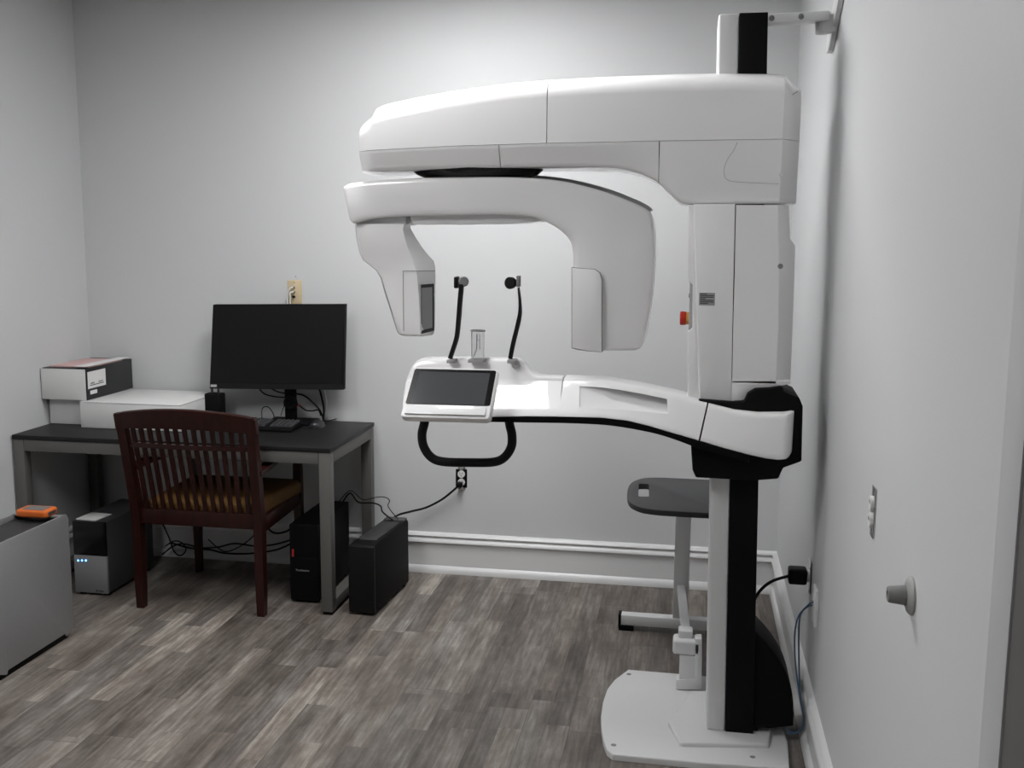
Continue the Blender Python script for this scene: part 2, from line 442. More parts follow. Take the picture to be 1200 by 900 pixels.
st = [PZ(a, b, 0.035) for a, b in ((783, 846), (797, 871), (901, 872.5), (904, 850))]
st = [Vector(p[:2]) for p in st] + [Vector((0.27, 3.60)), Vector((0.04, 3.60))]
bm = NB(); pillow(bm, fillet(st, 0.012), 0.037, 0.021, 'z', 0.006, 3, rb=0.0); obj('base_step', bm, M_BASE, mach)

# lifting column: white extrusion in front, black rear cover
YC0, YC1 = 3.30, 3.53
def colbox(bm, left, right, y0, y1, r):
    zb, zt = 0.036, 2.30
    # left/right edges picked low and high on the plane y0
    l0, l1 = left; r0, r1 = right
    hexa(bm, [(l0, y0, zb), (r0, y0, zb), (r0, y1, zb), (l0, y1, zb)], [(l1, y0, zt), (r1, y0, zt), (r1, y1, zt), (l1, y1, zt)], r, 3)
xw0, xm0, xb0 = PY(829.5, 852, YC0).x, PY(850, 852, YC0).x, PY(883, 852, YC0).x
xw1, xm1, xb1 = PY(842, 19, YC0).x, PY(866.5, 19, YC0).x, PY(900, 19, YC0).x
bm = NB(); colbox(bm, (xw0-0.004, xw1), (xm0, xm1), YC0, YC1, 0.008); obj('column', bm, M_WHITE2, mach)
bm = NB(); colbox(bm, (xm0+0.0006, xm1+0.0006), (xb0, xb1), YC0-0.0015, YC1, 0.002); obj('rear_column_cover', bm, M_BLACK, mach)
# black cable fairing at the foot
fo = spl([(882, 712), (883, 735), (890, 745), (905, 762), (919, 784), (928, 810), (930.5, 838)], 5)
fo = px_out([(p.x, p.y) for p in fo] + [(930, 852), (902, 855), (888, 854), (888, 858), (877, 858), (877, 853), (868, 852), (868, 712)], 3.31)
bm = NB(); pillow(bm, fo, 3.31, 3.50, 'y', 0.012, 4); obj('cable_cover', bm, M_BLACK, mach)

# carriage
YK = 3.255
car = px_out([(812.5, 239), (861.6, 239), (858.5, 385), (857, 471), (819, 469)], YK)
bm = NB(); pillow(bm, fillet(car, [0.0, 0, 0, 0.0, 0.006]), YK, YK+0.2, 'y', 0.004, 2); o_car = obj('carriage_front_cover', bm, M_WHITE, mach)
le = px_out([(806.8, 240), (814, 240), (820.5, 469), (806, 469), (806.2, 389), (811.3, 384), (811.6, 334), (806.7, 328.5)], YK+0.01)
bm = NB(); pillow(bm, le, YK+0.012, YK+0.24, 'y', 0.004, 2); obj('carriage_edge_strip', bm, M_WHITE, mach)
def xr(px, py, y): return PY(px, py, y)
# rear side cover: front face, then a chamfer turning towards the wall
rc = [(862.2, 244, 'f'), (913, 244, 'f')]
rings = []
for py, xl, xf, xr_ in ((240.2, 862.4, 913, 924.6), (278, 861.6, 913.5, 925.2), (288, 861.4, 914, 932), (320, 860.8, 914.5, 931), (385, 859, 913.5, 928.7), (440, 858, 911, 926.5), (448, 857.8, 911, 926)):
    a, b_, c = PY(xl, py, YK), PY(xf, py, YK), PY(xr_, py, YK+0.05)
    z = a.z
    rings.append([Vector((a.x+0.0004, YK, z)), Vector((b_.x-0.004, YK, z)), Vector((b_.x, YK+0.003, z)), Vector((c.x, YK+0.05, z)), Vector((c.x, YK+0.30, z)), Vector((a.x+0.0004, YK+0.30, z))])
bm = NB(); ringloft(bm, rings); obj('carriage_side_cover', bm, M_WHITE, mach, 25)
sk = px_out([(857.6, 446), (926, 446), (926, 449.6), (917, 452), (888, 455), (878, 459), (872, 471), (857.2, 471)], YK)
bm = NB(); pillow(bm, sk, YK, YK+0.28, 'y', 0.002, 2); obj('carriage_skirt', bm, M_WHITE, mach)
q = PY(914.5, 312, YK); bm = NB(); lathe(bm, (q.x, YK+0.003, q.z), (0, -1, 0), [(0, 0.008), (0.004, 0.008), (0.005, 0.006), (0.0035, 0.004), (0.0035, 0.0005)], 16); obj('bolt', bm, M_MGREY, mach)
# sticker with lines of small print
a, b = PY(819.5, 343, YK), PY(837.5, 358, YK)
bm = NB(); box(bm, a.x, b.x, YK-0.0008, YK+0.001, b.z, a.z); o_st = obj('rating_label', bm, M_STICK, o_car)
bm = NB(); h = a.z-b.z
for k, (s, e) in enumerate(((0, 0.5), (0.0, 1), (0, 0.97), (0, 0.4), (0.02, 0.95), (0, 1), (0, 0.6))):
    z = a.z - h*(0.1+0.125*k); x0 = a.x+0.003+(b.x-a.x-0.006)*s; x1 = a.x+0.003+(b.x-a.x-0.006)*e
    box(bm, x0, x1, YK-0.0012, YK-0.0007, z-0.0012, z+0.0012)
obj('printed_lines', bm, M_DGREY, o_st)
bm = NB(); box(bm, a.x+(b.x-a.x)*0.42, b.x-0.003, YK-0.0012, YK-0.0007, a.z-h*0.475, a.z-h*0.44); obj('printed_band', bm, M_PAPER, o_st)
# control plate with emergency stop on the left flank
XFL = PY(811, 350, YK+0.06).x-0.002
pl = [(YK+0.03, PY(807, 328, YK+0.06).z), (YK+0.12, PY(807, 328, YK+0.06).z), (YK+0.12, PY(807, 386, YK+0.06).z), (YK+0.03, PY(807, 386, YK+0.06).z)]
bm = NB(); pillow(bm, fillet(pl, 0.012), XFL-0.006, XFL+0.01, 'x', 0.002, 2); o_pl = obj('control_plate', bm, mat('plate_grey', (0.42, 0.42, 0.42), 0.4), mach)
q = PY(808, 373, YK+0.07)
bm = NB(); lathe(bm, (XFL-0.005, YK+0.07, q.z), (-1, 0, 0), [(0, 0.019), (0.010, 0.019), (0.011, 0.016)]); o_es = obj('button_collar', bm, M_YELLOW, o_pl)
bm = NB(); lathe(bm, (XFL-0.014, YK+0.07, q.z), (-1, 0, 0), [(0, 0.019), (0.002, 0.021), (0.016, 0.022), (0.019, 0.020), (0.020, 0.015), (0.020, 0.001)]); lab(obj('emergency_stop_button', bm, M_RED, o_pl), 'red emergency stop button')
bm = NB(); q2 = PY(806, 346, YK+0.07); lathe(bm, (XFL-0.005, YK+0.05, q2.z), (-1, 0, 0), [(0, 0.006), (0.003, 0.006), (0.003, 0.001)], 12); obj('key_switch', bm, M_BLACK, o_pl)

# upper arm: lofted from its side profile; front plane YU
YU, YUB = 3.25, 3.60
TOP = [(417, 160), (420.5, 145), (429, 138.5), (436, 134.5), (441, 125), (447, 122), (455, 119.6), (490, 112), (530, 105), (592, 96.2), (640, 92), (700, 88.5), (790, 85), (860, 84), (900, 84.5), (922, 86.5), (929, 92), (934, 97)]
SEAM = [(417, 177), (470, 174), (530, 171), (642, 167.5), (766, 165), (922, 162.6), (938, 162)]
BOT = [(419, 201.5), (475, 199), (530, 197), (585, 196), (650, 195), (680, 195), (715, 195.8), (730, 197.8), (745, 201.2), (760, 207), (772, 214.5), (784, 226), (794, 236.5), (800, 238.6), (808, 239.3), (928, 238.5), (938, 238)]
TW = sorted(((v := PY(a, b, YU+0.04)).x, v.z) for a, b in TOP)
SW = sorted(((v := PY(a, b, YU)).x, v.z) for a, b in SEAM)
BW = sorted(((v := PY(a, b, YU+0.02)).x, v.z) for a, b in BOT)
XU0, XU1 = PY(417.5, 177, YU).x, PY(918, 140, YU).x
XUE = PY(937.5, 150, YU+0.09).x
def endset(x):
    """how far the front and back draw in near the two ends"""
    if x < XU0+0.06: t = (XU0+0.06-x)/0.06; return 0.03*t*t
    if x > XU1: return 0.09*(x-XU1)/(XUE-XU1)
    return 0.0
def up_ring(x):
    zt, zs, e = interp(x, TW), interp(x, SW), endset(x); r = min(0.062, (zt-zs)*0.6); f, b = YU+e, YUB-e
    R = [Vector((x, f, zs)), Vector((x, f, zs+0.004))]
    for k in range(9):
        th = k/8*math.pi/2; R.append(Vector((x, f+r*1.25*(1-math.cos(th)), zt-r+r*math.sin(th))))
    for k in range(8, -1, -1):
        th = k/8*math.pi/2; R.append(Vector((x, b-r*1.25*(1-math.cos(th)), zt-r+r*math.sin(th))))
    R.append(Vector((x, b, zs)))
    return R
def lo_ring(x, dx=0.0):
    zs, zb, e = interp(x, SW)-0.0012, interp(x, BW), endset(x); f, b = YU+e, YUB-e
    r = min(0.02, (zs-zb)*0.4); tl = 0.022
    R = [Vector((x+dx, f+0.001, zs)), Vector((x+dx, f+0.001, zs-0.012))]
    for k in range(6):
        th = k/5*math.pi/2; R.append(Vector((x+dx, f+tl+r*(1-math.cos(th)), zb+r-r*math.sin(th))))
    for k in range(5, -1, -1):
        th = k/5*math.pi/2; R.append(Vector((x+dx, b-tl-r*(1-math.cos(th)), zb+r-r*math.sin(th))))
    R.append(Vector((x+dx, b-0.001, zs)))
    return R
def xs_between(a, b, n): return [a+(b-a)*i/n for i in range(n+1)]
xseam = PY(641, 130, YU).x
nose = [XU0, XU0+0.004, XU0+0.01, XU0+0.018, XU0+0.026, XU0+0.032, XU0+0.038, XU0+0.046, XU0+0.056, XU0+0.07, XU0+0.09]
def arm_cover(name, xs, fn):
    bm = NB(); ringloft(bm, [fn(x) for x in xs]); return obj(name, bm, M_WHITE, mach, 38)
arm_cover('upper_arm_nose_cover', nose + xs_between(XU0+0.11, xseam-0.0012, 24), up_ring)
arm_cover('upper_arm_rear_cover', xs_between(xseam+0.0012, XU1, 26) + [XU1+(XUE-XU1)*t for t in (0.1, 0.3, 0.55, 0.8, 0.95, 1.0)], up_ring)
xl1, xl2 = PY(584.5, 183, YU).x, PY(772, 192, YU).x
arm_cover('upper_arm_nose_undercover', nose + xs_between(XU0+0.11, xl1-0.0012, 14), lo_ring)
arm_cover('upper_arm_mid_undercover', xs_between(xl1+0.0012, xl2-0.0015, 24), lo_ring)
o_lo = arm_cover('upper_arm_rear_undercover', xs_between(xl2+0.0015, XU1, 26) + [XU1+(XUE-XU1)*t for t in (0.1, 0.3, 0.55, 0.8, 0.95, 1.0)], lo_ring)
# service hatch outline on the rear undercover
hp = spl([(864, 167), (860, 176), (853, 186), (849, 196), (849, 206), (853, 211), (862, 213), (890, 214.5), (913, 215.5)], 5)
bm = NB(); tube(bm, [PY(p.x, p.y, YU+0.0008+max(0, (p.y-175)/60*0.012)) for p in hp], 0.0006, 6); obj('hatch_seam', bm, M_SEAM, o_lo)
bm = NB(); tube(bm, [PY(a, b, YU+0.003+0.075*(a-918)/18) for a, b in ((924, 118), (926.5, 113.5), (930, 110), (935, 107))], 0.0009, 6); obj('end_cap_seam', bm, M_DGREY, mach)
q = PY(915.5, 205, YU+0.012); bm = NB(); lathe(bm, (q.x, YU+0.016, q.z), (0, -1, 0), [(0, 0.006), (0.006, 0.006), (0.007, 0.005), (0.007, 0.0005)], 14); obj('catch', bm, M_WHITE2, o_lo)
# dark core seen in the seams
bm = NB(); box(bm, XU0+0.1, XU1-0.02, YU+0.05, YUB-0.05, PY(642, 172, YU).z-0.02, PY(642, 160, YU).z, 0.004); obj('arm_core', bm, M_SEAM, mach)
# rotation joint between the upper arm and the rotating arm
qc = PY(558, 203, YU+0.16)
bm = NB(); lathe(bm, (qc.x, YU+0.17, qc.z+0.03), (0, 0, -1), [(0, 0.22), (0.020, 0.22), (0.036, 0.20), (0.046, 0.17), (0.05, 0.10)], 48)
for v in bm.verts: v.co.y = YU+0.17+(v.co.y-YU-0.17)*0.62
obj('rotation_joint', bm, M_BLACKG, mach)

# rotating C-arm
YR = 3.30
PAIRS = [((402, 221), (409.5, 255)), ((403.2, 218.8), (411, 258.4)), ((406.5, 216.6), (414, 261.4)), ((412, 214.6), (419, 261.2)), ((430, 212.5), (434, 257.6)), ((455, 210.6), (456, 254.8)), ((490, 208.6), (490, 253.4)), ((540, 207.6), (540, 252.6)), ((590, 207.4), (588, 252)), ((637, 209.4), (614, 253.2)), ((673, 215), (630, 256.6)), ((710, 225), (646, 263)),
         ((738, 235.6), (658, 271)), ((755, 243.4), (666, 279)), ((763, 250.5), (670, 287)), ((766.6, 265), (672, 298)), ((768, 290), (672.3, 313)), ((766.5, 325), (672.3, 340)), ((763, 360), (672.2, 368)), ((757.5, 390), (672, 394)), ((754, 402), (672, 405)), ((750, 408), (674, 409.4)), ((744, 410.6), (680, 410.8))]
OUT = spl([a for a, b in PAIRS], 4); INN = spl([b for a, b in PAIRS], 4)
rings = []; nP = len(OUT)-1
for i, (a, b) in enumerate(zip(OUT, INN)):
    u = i/nP; limb = min(1, max(0, (u-0.44)/0.24)); limb = limb*limb*(3-2*limb)
    e = 0.012*max(0, 1-i/8)**2 + 0.012*max(0, 1-(nP-i)/8)**2
    R = []
    for sft, dy in ((0.0, 0.020), (0.006, 0.010), (0.022, 0.004), (0.05, 0.001), (0.12, 0.0), (0.25, -0.002), (0.4, -0.003), (0.55, -0.003), (0.7, -0.002), (0.82, 0.0), (0.92, 0.002), (0.97, 0.006), (0.99, 0.012), (1.0, 0.022)):
        y = YR + dy + e + limb*(0.045*(1-sft)**2 + 0.012*math.sin(math.pi*sft)*0)
        R.append(PY(a.x+(b.x-a.x)*sft, a.y+(b.y-a.y)*sft, y))
    A2, B2 = R[0].copy(), R[-1].copy()
    m = (A2+B2)/2
    for p, t in ((B2, 0.0), (A2, 0.0)): R.append(Vector((p.x*0.985+m.x*0.015, YR+0.215, p.z*0.985+m.z*0.015)))
    rings.append(R)
bm = NB(); ringloft(bm, rings); o_ca = obj('rotating_arm', bm, M_WHITE, mach, 40)
rs = spl([(612, 206.5), (637, 206.0), (673, 211), (711, 220.6), (742, 232.4), (758, 240), (764, 245.5)], 4)
rs = [(p.x, p.y) for p in rs] + [(756, 252), (740, 245), (700, 235), (640, 222), (612, 218)]
bm = NB(); pillow(bm, px_out(rs, YR+0.12), YR+0.12, YR+0.225, 'y', 0.004, 2); obj('arm_rear_shell', bm, mat('grey_shell', (0.33, 0.33, 0.335), 0.4), mach)
# belly below the beam, set back
be = px_out([(478, 246), (640, 246), (652, 259), (630, 259.5), (607, 262), (540, 263), (483, 263)], YR+0.035)
bm = NB(); pillow(bm, be, YR+0.035, YR+0.22, 'y', 0.006, 3); obj('arm_belly', bm, M_WHITE, mach)
# tube head cover on the right limb: proud panel with a rounded top corner
tp = px_out([(670.3, 314), (697, 316), (702.5, 320), (705, 328), (704.8, 412.5), (688, 411), (670.3, 407.5)], YR-0.012)
bm = NB(); pillow(bm, tp, YR-0.014, YR+0.16, 'y', 0.003, 2); obj('tube_head_cover', bm, M_WHITE, mach)
tpo = px_out([(669.9, 313.2), (697.3, 315.2), (703.4, 319.5), (705.8, 328), (705.5, 412.9), (688, 411.5), (669.9, 408)], YR-0.004)
bm = NB(); pillow(bm, tpo, YR-0.010, YR+0.15, 'y', 0.001, 1); obj('tube_head_gap', bm, M_SEAM, mach)
# sensor head on the left limb, lofted from top to bottom
rings = []
for py, xl, xm, xc, xr_, d in ((262.5, 414.5, 440, 474, 481, 0.0), (268, 414.5, 437, 472, 481.5, 0.0), (278, 415.6, 440, 474, 487, 0.0), (291, 418, 447, 478, 495.5, 0.005), (299, 420, 452, 482, 502, 0.008), (306, 424, 457, 484, 508.5, 0.01),
                                    (312, 432, 462, 486, 510, 0.01), (318, 439, 466, 488, 510.3, 0.01), (326, 444, 469, 489, 510.3, 0.01), (345, 449.5, 470.5, 490.5, 510.2, 0.01), (365, 456, 471.5, 491.5, 509.8, 0.01), (386, 462.5, 472.5, 492.3, 509.4, 0.01), (391.5, 464.5, 473, 492.5, 508.5, 0.012), (393.8, 467, 474, 492.3, 506.5, 0.018)):
    z = PY(450, py, YR+0.02).z
    def X(p, y): return PY(p, py, y).x
    f = YR+0.015+d
    rings.append([Vector((X(xl, f+0.03), f+0.16, z)), Vector((X(xl, f+0.03), f+0.045, z)), Vector((X(xl+3, f+0.015), f+0.02, z)), Vector((X(xm, f), f, z)), Vector((X(xc, f), f, z)), Vector((X(xr_, f+0.055), f+0.055, z)), Vector((X(xr_-3.5, f+0.16), f+0.16, z))])
bm = NB(); ringloft(bm, rings); o_sh = obj('sensor_head', bm, M_WHITE, mach, 30)
def shf(p, py, out=0.001):     # point on the right-hand facet of the sensor head
    a = (p-491.5)/(510-491.5); f = YR+0.025+0.055*max(0, a)-out; return PY(p, py, f)
w4 = [shf(493.6, 333.5), shf(507.8, 332.4), shf(508, 387.6), shf(493.9, 391)]
bm = NB(); hexa(bm, [p+Vector((0.002, 0.004, 0)) for p in w4], [p+Vector((-0.0005, -0.001, 0)) for p in w4]); o_w = obj('window_frame', bm, M_DGREY, o_sh)
cw = sum(w4, Vector())/4; w5 = [cw+(p-cw)*0.86 for p in w4]
bm = NB(); hexa(bm, [p for p in w5], [p+Vector((-0.001, -0.002, 0)) for p in w5]); obj('sensor_window', bm, M_WINDOW, o_sh)
bm = NB(); tube(bm, [PY(472.4, 317.5, YR+0.0235), PY(489.5, 317.5, YR+0.0235)], 0.0009, 6); tube(bm, [shf(490, 317.6, 0.0), shf(510, 317.4, 0.0)], 0.0009, 6)
tube(bm, [PY(472.4, 317.5, YR+0.0235), PY(472.6, 345, YR+0.0235), PY(473, 388, YR+0.0245)], 0.0008, 6); obj('panel_seam', bm, M_SEAM, o_sh)
bm = NB(); pillow(bm, px_out([(418, 254), (430, 249), (470, 249), (476, 252), (476, 264), (418, 264)], YR+0.04), YR+0.04, YR+0.17, 'y', 0.004, 2); obj('head_mount', bm, M_WHITE2, mach)

# patient arm (chin rest arm): front face leans back, white cover in three lengths
YA = 3.175
ATOP = [(556, 434), (600, 436), (628.5, 440.3), (661, 442.7), (690, 443.6), (711, 445.2), (747.5, 452), (790, 462), (831, 473), (861, 481), (889, 484.6), (920, 485), (931, 483.6), (934, 486)]
ABOT = [(474, 489.5), (545, 490), (620, 488.8), (657, 489.2), (705, 490.4), (735, 494), (762, 500.6), (790, 509), (818, 517), (850, 526.5), (875, 533.2), (897, 538), (912, 540), (924, 539), (931, 532)]
YBK = 3.35
def arm_sec(t):
    """section of the arm between matched top and bottom points, t in 0..1 along its length"""
    px_t = 628+ (932-628)*t; px_b = 622 + (929-622)*t - 7*math.sin(math.pi*t)
    lean = 0.117*(1-t) + 0.012*t
    T = PY(px_t, interp(px_t, ATOP), YA+lean); B = PY(px_b, interp(px_b, ABOT), YA)
    return T, B, lean
def arm_ring(t, yb=None):
    T, B, lean = arm_sec(t); e = 0.0
    if t > 0.965: e = 0.035*((t-0.965)/0.035)**2
    r = 0.010
    d = (T-B); dn = d.normalized(); n = Vector((0, -dn.z, dn.y))
    f0, f1 = B+Vector((0, e, 0)), T+Vector((0, e, 0))
    R = [f0+Vector((0, r, 0)), f0+dn*r*0.3+Vector((0, r*0.3, 0)), f0+dn*r]
    for k in range(12): R.append(f0+dn*r+(d-2*dn*r)*((k+1)/13))
    R += [f1-dn*r, f1-dn*r*0.3+Vector((0, r*0.3, 0)), f1+Vector((0, r, 0))]
    R += [Vector((T.x, YBK, T.z)), Vector((B.x, YBK, B.z))]
    return R
def arm_part(name, t0, t1, n):
    bm = NB(); ringloft(bm, [arm_ring(t0+(t1-t0)*i/n) for i in range(n+1)]); return obj(name, bm, M_WHITE, mach, 38)
TS1, TS2 = (660.7-628)/304, (829.5-628)/304
HTOP = [(470.5, 474), (472, 462), (475, 448), (479, 436), (483, 427.5), (488, 422.6), (493, 420.4), (499, 419.4), (548, 419.2), (600, 420.4), (607, 421.4), (611, 423.6), (615.5, 428.4), (621, 435.2), (625, 438.4), (630, 440.4), (637, 441.6), (649, 442.2), (659.6, 442.8)]
HBOT = [(470.5, 484), (474, 489.2), (545, 490), (620, 488.8), (657, 489.2), (661, 489.3)]
def head_ring(px):
    pt, pb = interp(px, HTOP), interp(px, HBOT); pm = max(pt+1.0, min(446.0, pb-2.0))   # crease between the sloping face and the steeper head
    lm = 0.00255*(pb-pm); ln = lm + 0.0009*(pm-pt)
    pxb = px - 4.0*max(0, (px-560)/100)
    T, M, B = PY(px, pt, YA+ln), PY(px, pm, YA+lm), PY(pxb, pb, YA)
    e = 0.02*max(0, (480-px)/10)**2; E = Vector((0, e, 0))
    d1 = M-B; d1n = d1.normalized(); d2 = T-M; d2n = d2.normalized()
    r = min(0.012, d1.length*0.3); r2 = min(0.012, d2.length*0.6)
    R = [B+E+Vector((0, r, 0)), B+E+d1n*r*0.3+Vector((0, r*0.3, 0)), B+E+d1n*r]
    for k in range(5): R.append(B+E+d1n*r+(d1-d1n*(r+min(0.002, r)))*((k+1)/5))
    for k in range(3): R.append(M+E+(d2-d2n*r2)*((k+0.4)/3))
    for k in range(5):
        th = k/4*math.pi/2; R.append(T+E-d2n*r2*(1-math.sin(th))+Vector((0, r2*(1-math.cos(th)), 0)))
    return R+[Vector((T.x, YBK, T.z)), Vector((B.x, YBK, B.z))]
bm = NB(); ringloft(bm, [head_ring(p) for p in [470.5, 471.2, 472, 473.5, 475, 477, 479, 481, 483, 485.5, 488, 490.5, 493, 496, 499, 505, 515, 530, 548, 565, 585, 600, 604, 607, 609, 611, 613, 615.5, 618, 621, 623, 625, 627.5, 630, 633, 637, 643, 649, 655, 658.8]])
o_h = obj('chin_rest_cover', bm, M_WHITE, mach, 40)
o_mid = arm_part('patient_arm_middle_cover', TS1+0.002, TS2-0.003, 26)
arm_part('patient_arm_end_cover', TS2+0.003, 1.0, 30)
# storage recess in the middle cover
def onface(px, py, depth):     # point on the leaning front face pushed in by depth
    t = (px-628)/304; T, B, lean = arm_sec(t); f = (py-interp(px, ATOP))/max(1, (interp(px, ABOT)-interp(px, ATOP)))
    y = YA+lean*(1-f); return PY(px, py, y+depth)
rec = [(679, 452.6), (705, 454), (731, 457.6), (757, 462.4), (781.5, 467.6), (783, 485), (757, 482.5), (731, 480.2), (708, 479), (679, 477)]
dep = [0.002, 0.02, 0.045, 0.05, 0.05, 0.02, 0.02, 0.02, 0.016, 0.002]
bm = NB(); front = [bm.verts.new(onface(a, b, -0.02)) for a, b in rec]; back = [bm.verts.new(onface(a, b, d)) for (a, b), d in zip(rec, dep)]
n = len(rec)
for i in range(n): bm.faces.new((front[i], front[(i+1) % n], back[(i+1) % n], back[i]))
bmesh.ops.triangle_fill(bm, use_beauty=True, edges=[e for e in bm.edges if e.verts[0] in front and e.verts[1] in front])
bmesh.ops.triangle_fill(bm, use_beauty=True, edges=[e for e in bm.edges if e.verts[0] in back and e.verts[1] in back])
cut(o_mid, bm)
# black strip under the arm
und = [(p.x, p.y) for p in spl([(545, 489), (620, 488.6), (657, 489), (705, 490.2), (735, 494), (762, 500.4), (790, 508.8), (822, 518), (850, 526), (878, 533.5)], 4)]
und += [(p.x, p.y) for p in spl([(878, 542), (850, 534), (813, 523.5), (790, 515), (762, 507), (719, 499.4), (677, 496.6), (620, 495.4), (545, 494.4)], 4)]
bm = NB(); pillow(bm, px_out(und, YA+0.012), YA+0.012, YBK-0.02, 'y', 0.003, 2); obj('arm_underside_trim', bm, M_BLACK, mach)
# black carrier that ties the arm to the column
carr = [(818, 468), (858, 471), (872, 470), (876, 461), (885, 455.6), (904, 454.6), (917.5, 452.4), (919, 459), (937, 466.6), (941, 476.5), (939.5, 541), (918, 548.6), (912, 561.5), (884, 563.5), (815.5, 560), (811.5, 551), (809.5, 520), (816, 514)]
bm = NB(); pillow(bm, fillet(px_out(carr, YA+0.058), 0.008, 3), YA+0.058, YA+0.30, 'y', 0.006, 3); obj('arm_carrier', bm, M_BLACK, mach)

# chin rest head: body behind the touch panel
# tilted touch panel
YPT, YPB = 3.155, 3.065
def panel_pt(u, v, out=0.0):
    """u 0..1 left-right, v 0..1 top-bottom on the tilted panel face"""
    tl, tr, bl, br_ = PY(485, 430, YPT), PY(584, 432.5, YPT), PY(468.5, 489, YPB), PY(573.5, 492, YPB)
    p = (tl*(1-u)+tr*u)*(1-v)+(bl*(1-u)+br_*u)*v
    nrm = (tr-tl).cross(bl-tl).normalized()
    if nrm.y > 0: nrm = -nrm
    return p+nrm*out
def panel_solid(bm, u0, u1, v0, v1, rad, o0, o1, rim=0.0):
    P = fillet([(u0, v0), (u1, v0), (u1, v1), (u0, v1)], rad, 5)
    P = clean([Vector(p) for p in P], 1e-4)
    rings = [[panel_pt(p.x, p.y, o0) for p in P]]
    if rim: rings.append([panel_pt(p.x, p.y, o1-rim) for p in P])
    c = Vector(((u0+u1)/2, (v0+v1)/2))
    rings.append([panel_pt(*(c+(p-c)*(1-(0.025 if rim else 0))), o1) for p in P])
    ringloft(bm, rings)
bm = NB(); panel_solid(bm, 0, 1, 0, 1, 0.06, -0.030, 0.0, 0.004); o_tp = obj('touch_panel', bm, M_WHITE, mach)
bm = NB(); panel_solid(bm, 0.02, 0.98, 0.035, 0.735, 0.03, -0.002, 0.0012); o_sc = obj('screen_glass', bm, M_BLACKG, o_tp)
bm = NB(); panel_solid(bm, 0.085, 0.915, 0.09, 0.725, 0.005, 0.0008, 0.0016); lab(obj('screen', bm, M_SCREEN, o_tp), 'dark grey touch screen')
bm = NB()
hexa(bm, [panel_pt(u, v, -0.003) for u, v in ((0.045, 0.935), (0.945, 0.935), (0.945, 0.75), (0.045, 0.75))], [panel_pt(u, v, o) for u, v, o in ((0.045, 0.935, 0.0084), (0.945, 0.935, 0.0084), (0.945, 0.75, 0.0009), (0.045, 0.75, 0.0009))], 0.0005)
obj('key_strip', bm, mat('glossy_strip', (0.8, 0.8, 0.8), 0.06), o_tp)
# handle bow under the chin rest
HY = YA+0.10
hp = spl([(500, 478), (497.5, 495), (494.5, 509), (496.5, 523), (505, 535.5), (519, 541), (548, 542), (578, 541.5), (591, 536), (599, 524), (600, 510), (597, 496), (595.5, 478)], 6)
bm = NB(); tube(bm, [PY(p.x, p.y, HY) for p in hp], 0.0148, 14); obj('patient_handle', bm, M_RUB, mach)
# temple supports
def blade(pts, y, w):
    bm = NB(); P = spl([tuple(PY(a, b, y)) for a, b in pts], 6); n = len(P); rings = []
    for i, p in enumerate(P):
        ww = w[0]+(w[1]-w[0])*i/(n-1) if not callable(w) else w(i/(n-1))
        t = (P[min(i+1, n-1)]-P[max(i-1, 0)]).normalized(); s = Vector((t.z, 0, -t.x)).normalized()
        rings.append([p+s*ww/2+Vector((0, -0.009, 0)), p-s*ww/2+Vector((0, -0.009, 0)), p-s*ww/2+Vector((0, 0.009, 0)), p+s*ww/2+Vector((0, 0.009, 0))])
    return ringloft(bm, rings)
TY = YA+0.12
bm = blade([(527.5, 420), (531.5, 408), (535.5, 394), (537.5, 375), (539, 355), (541, 333)], TY, (0.0125, 0.0135)); o_t1 = obj('temple_support', bm, M_RUB, mach)
q = PY(542.3, 330, TY); bm = NB(); lathe(bm, (q.x, TY+0.012, q.z), (0.25, -1, 0), [(0, 0.012), (0.002, 0.0165), (0.016, 0.0165), (0.019, 0.013), (0.0192, 0.001)], 22); obj('pivot_knob', bm, M_MGREY, o_t1)
q = PY(535, 331, TY+0.01); bm = NB(); box(bm, q.x-0.006, q.x+0.006, TY-0.006, TY+0.034, q.z-0.0185, q.z+0.0185, 0.004); obj('pad', bm, M_RUB, o_t1)
bm = blade([(598, 420), (602, 400), (606, 384), (609.3, 368), (609.4, 354), (607.7, 337)], TY, lambda s: 0.0125 if s < 0.5 else 0.0125-0.0085*(s-0.5)*2); o_t2 = obj('temple_support', bm, M_RUB, mach)
q = PY(607.6, 330, TY); bm = NB(); box(bm, q.x-0.005, q.x+0.006, TY-0.016, TY+0.014, q.z-0.017, q.z+0.019, 0.002); obj('pivot_knob', bm, M_MGREY, o_t2)
q = PY(600.2, 331.5, TY); bm = NB(); lathe(bm, (q.x-0.004, TY-0.006, q.z), (-0.35, -1, 0), [(-0.012, 0.012), (-0.008, 0.0185), (0.006, 0.0195), (0.010, 0.016), (0.0105, 0.001)], 22); obj('pad', bm, M_RUB, o_t2)
q = PY(605, 331.5, TY); bm = NB(); box(bm, q.x-0.007, q.x+0.004, TY-0.006, TY+0.006, q.z-0.009, q.z+0.009, 0.002); obj('pad_link', bm, M_DGREY, o_t2)
for a in (530, 600.5):
    q = PY(a, 421, TY); bm = NB(); box(bm, q.x-0.012, q.x+0.013, TY-0.03, TY+0.02, q.z-0.01, q.z+0.001, 0.0005); obj('support_slot', bm, M_STICK, mach)
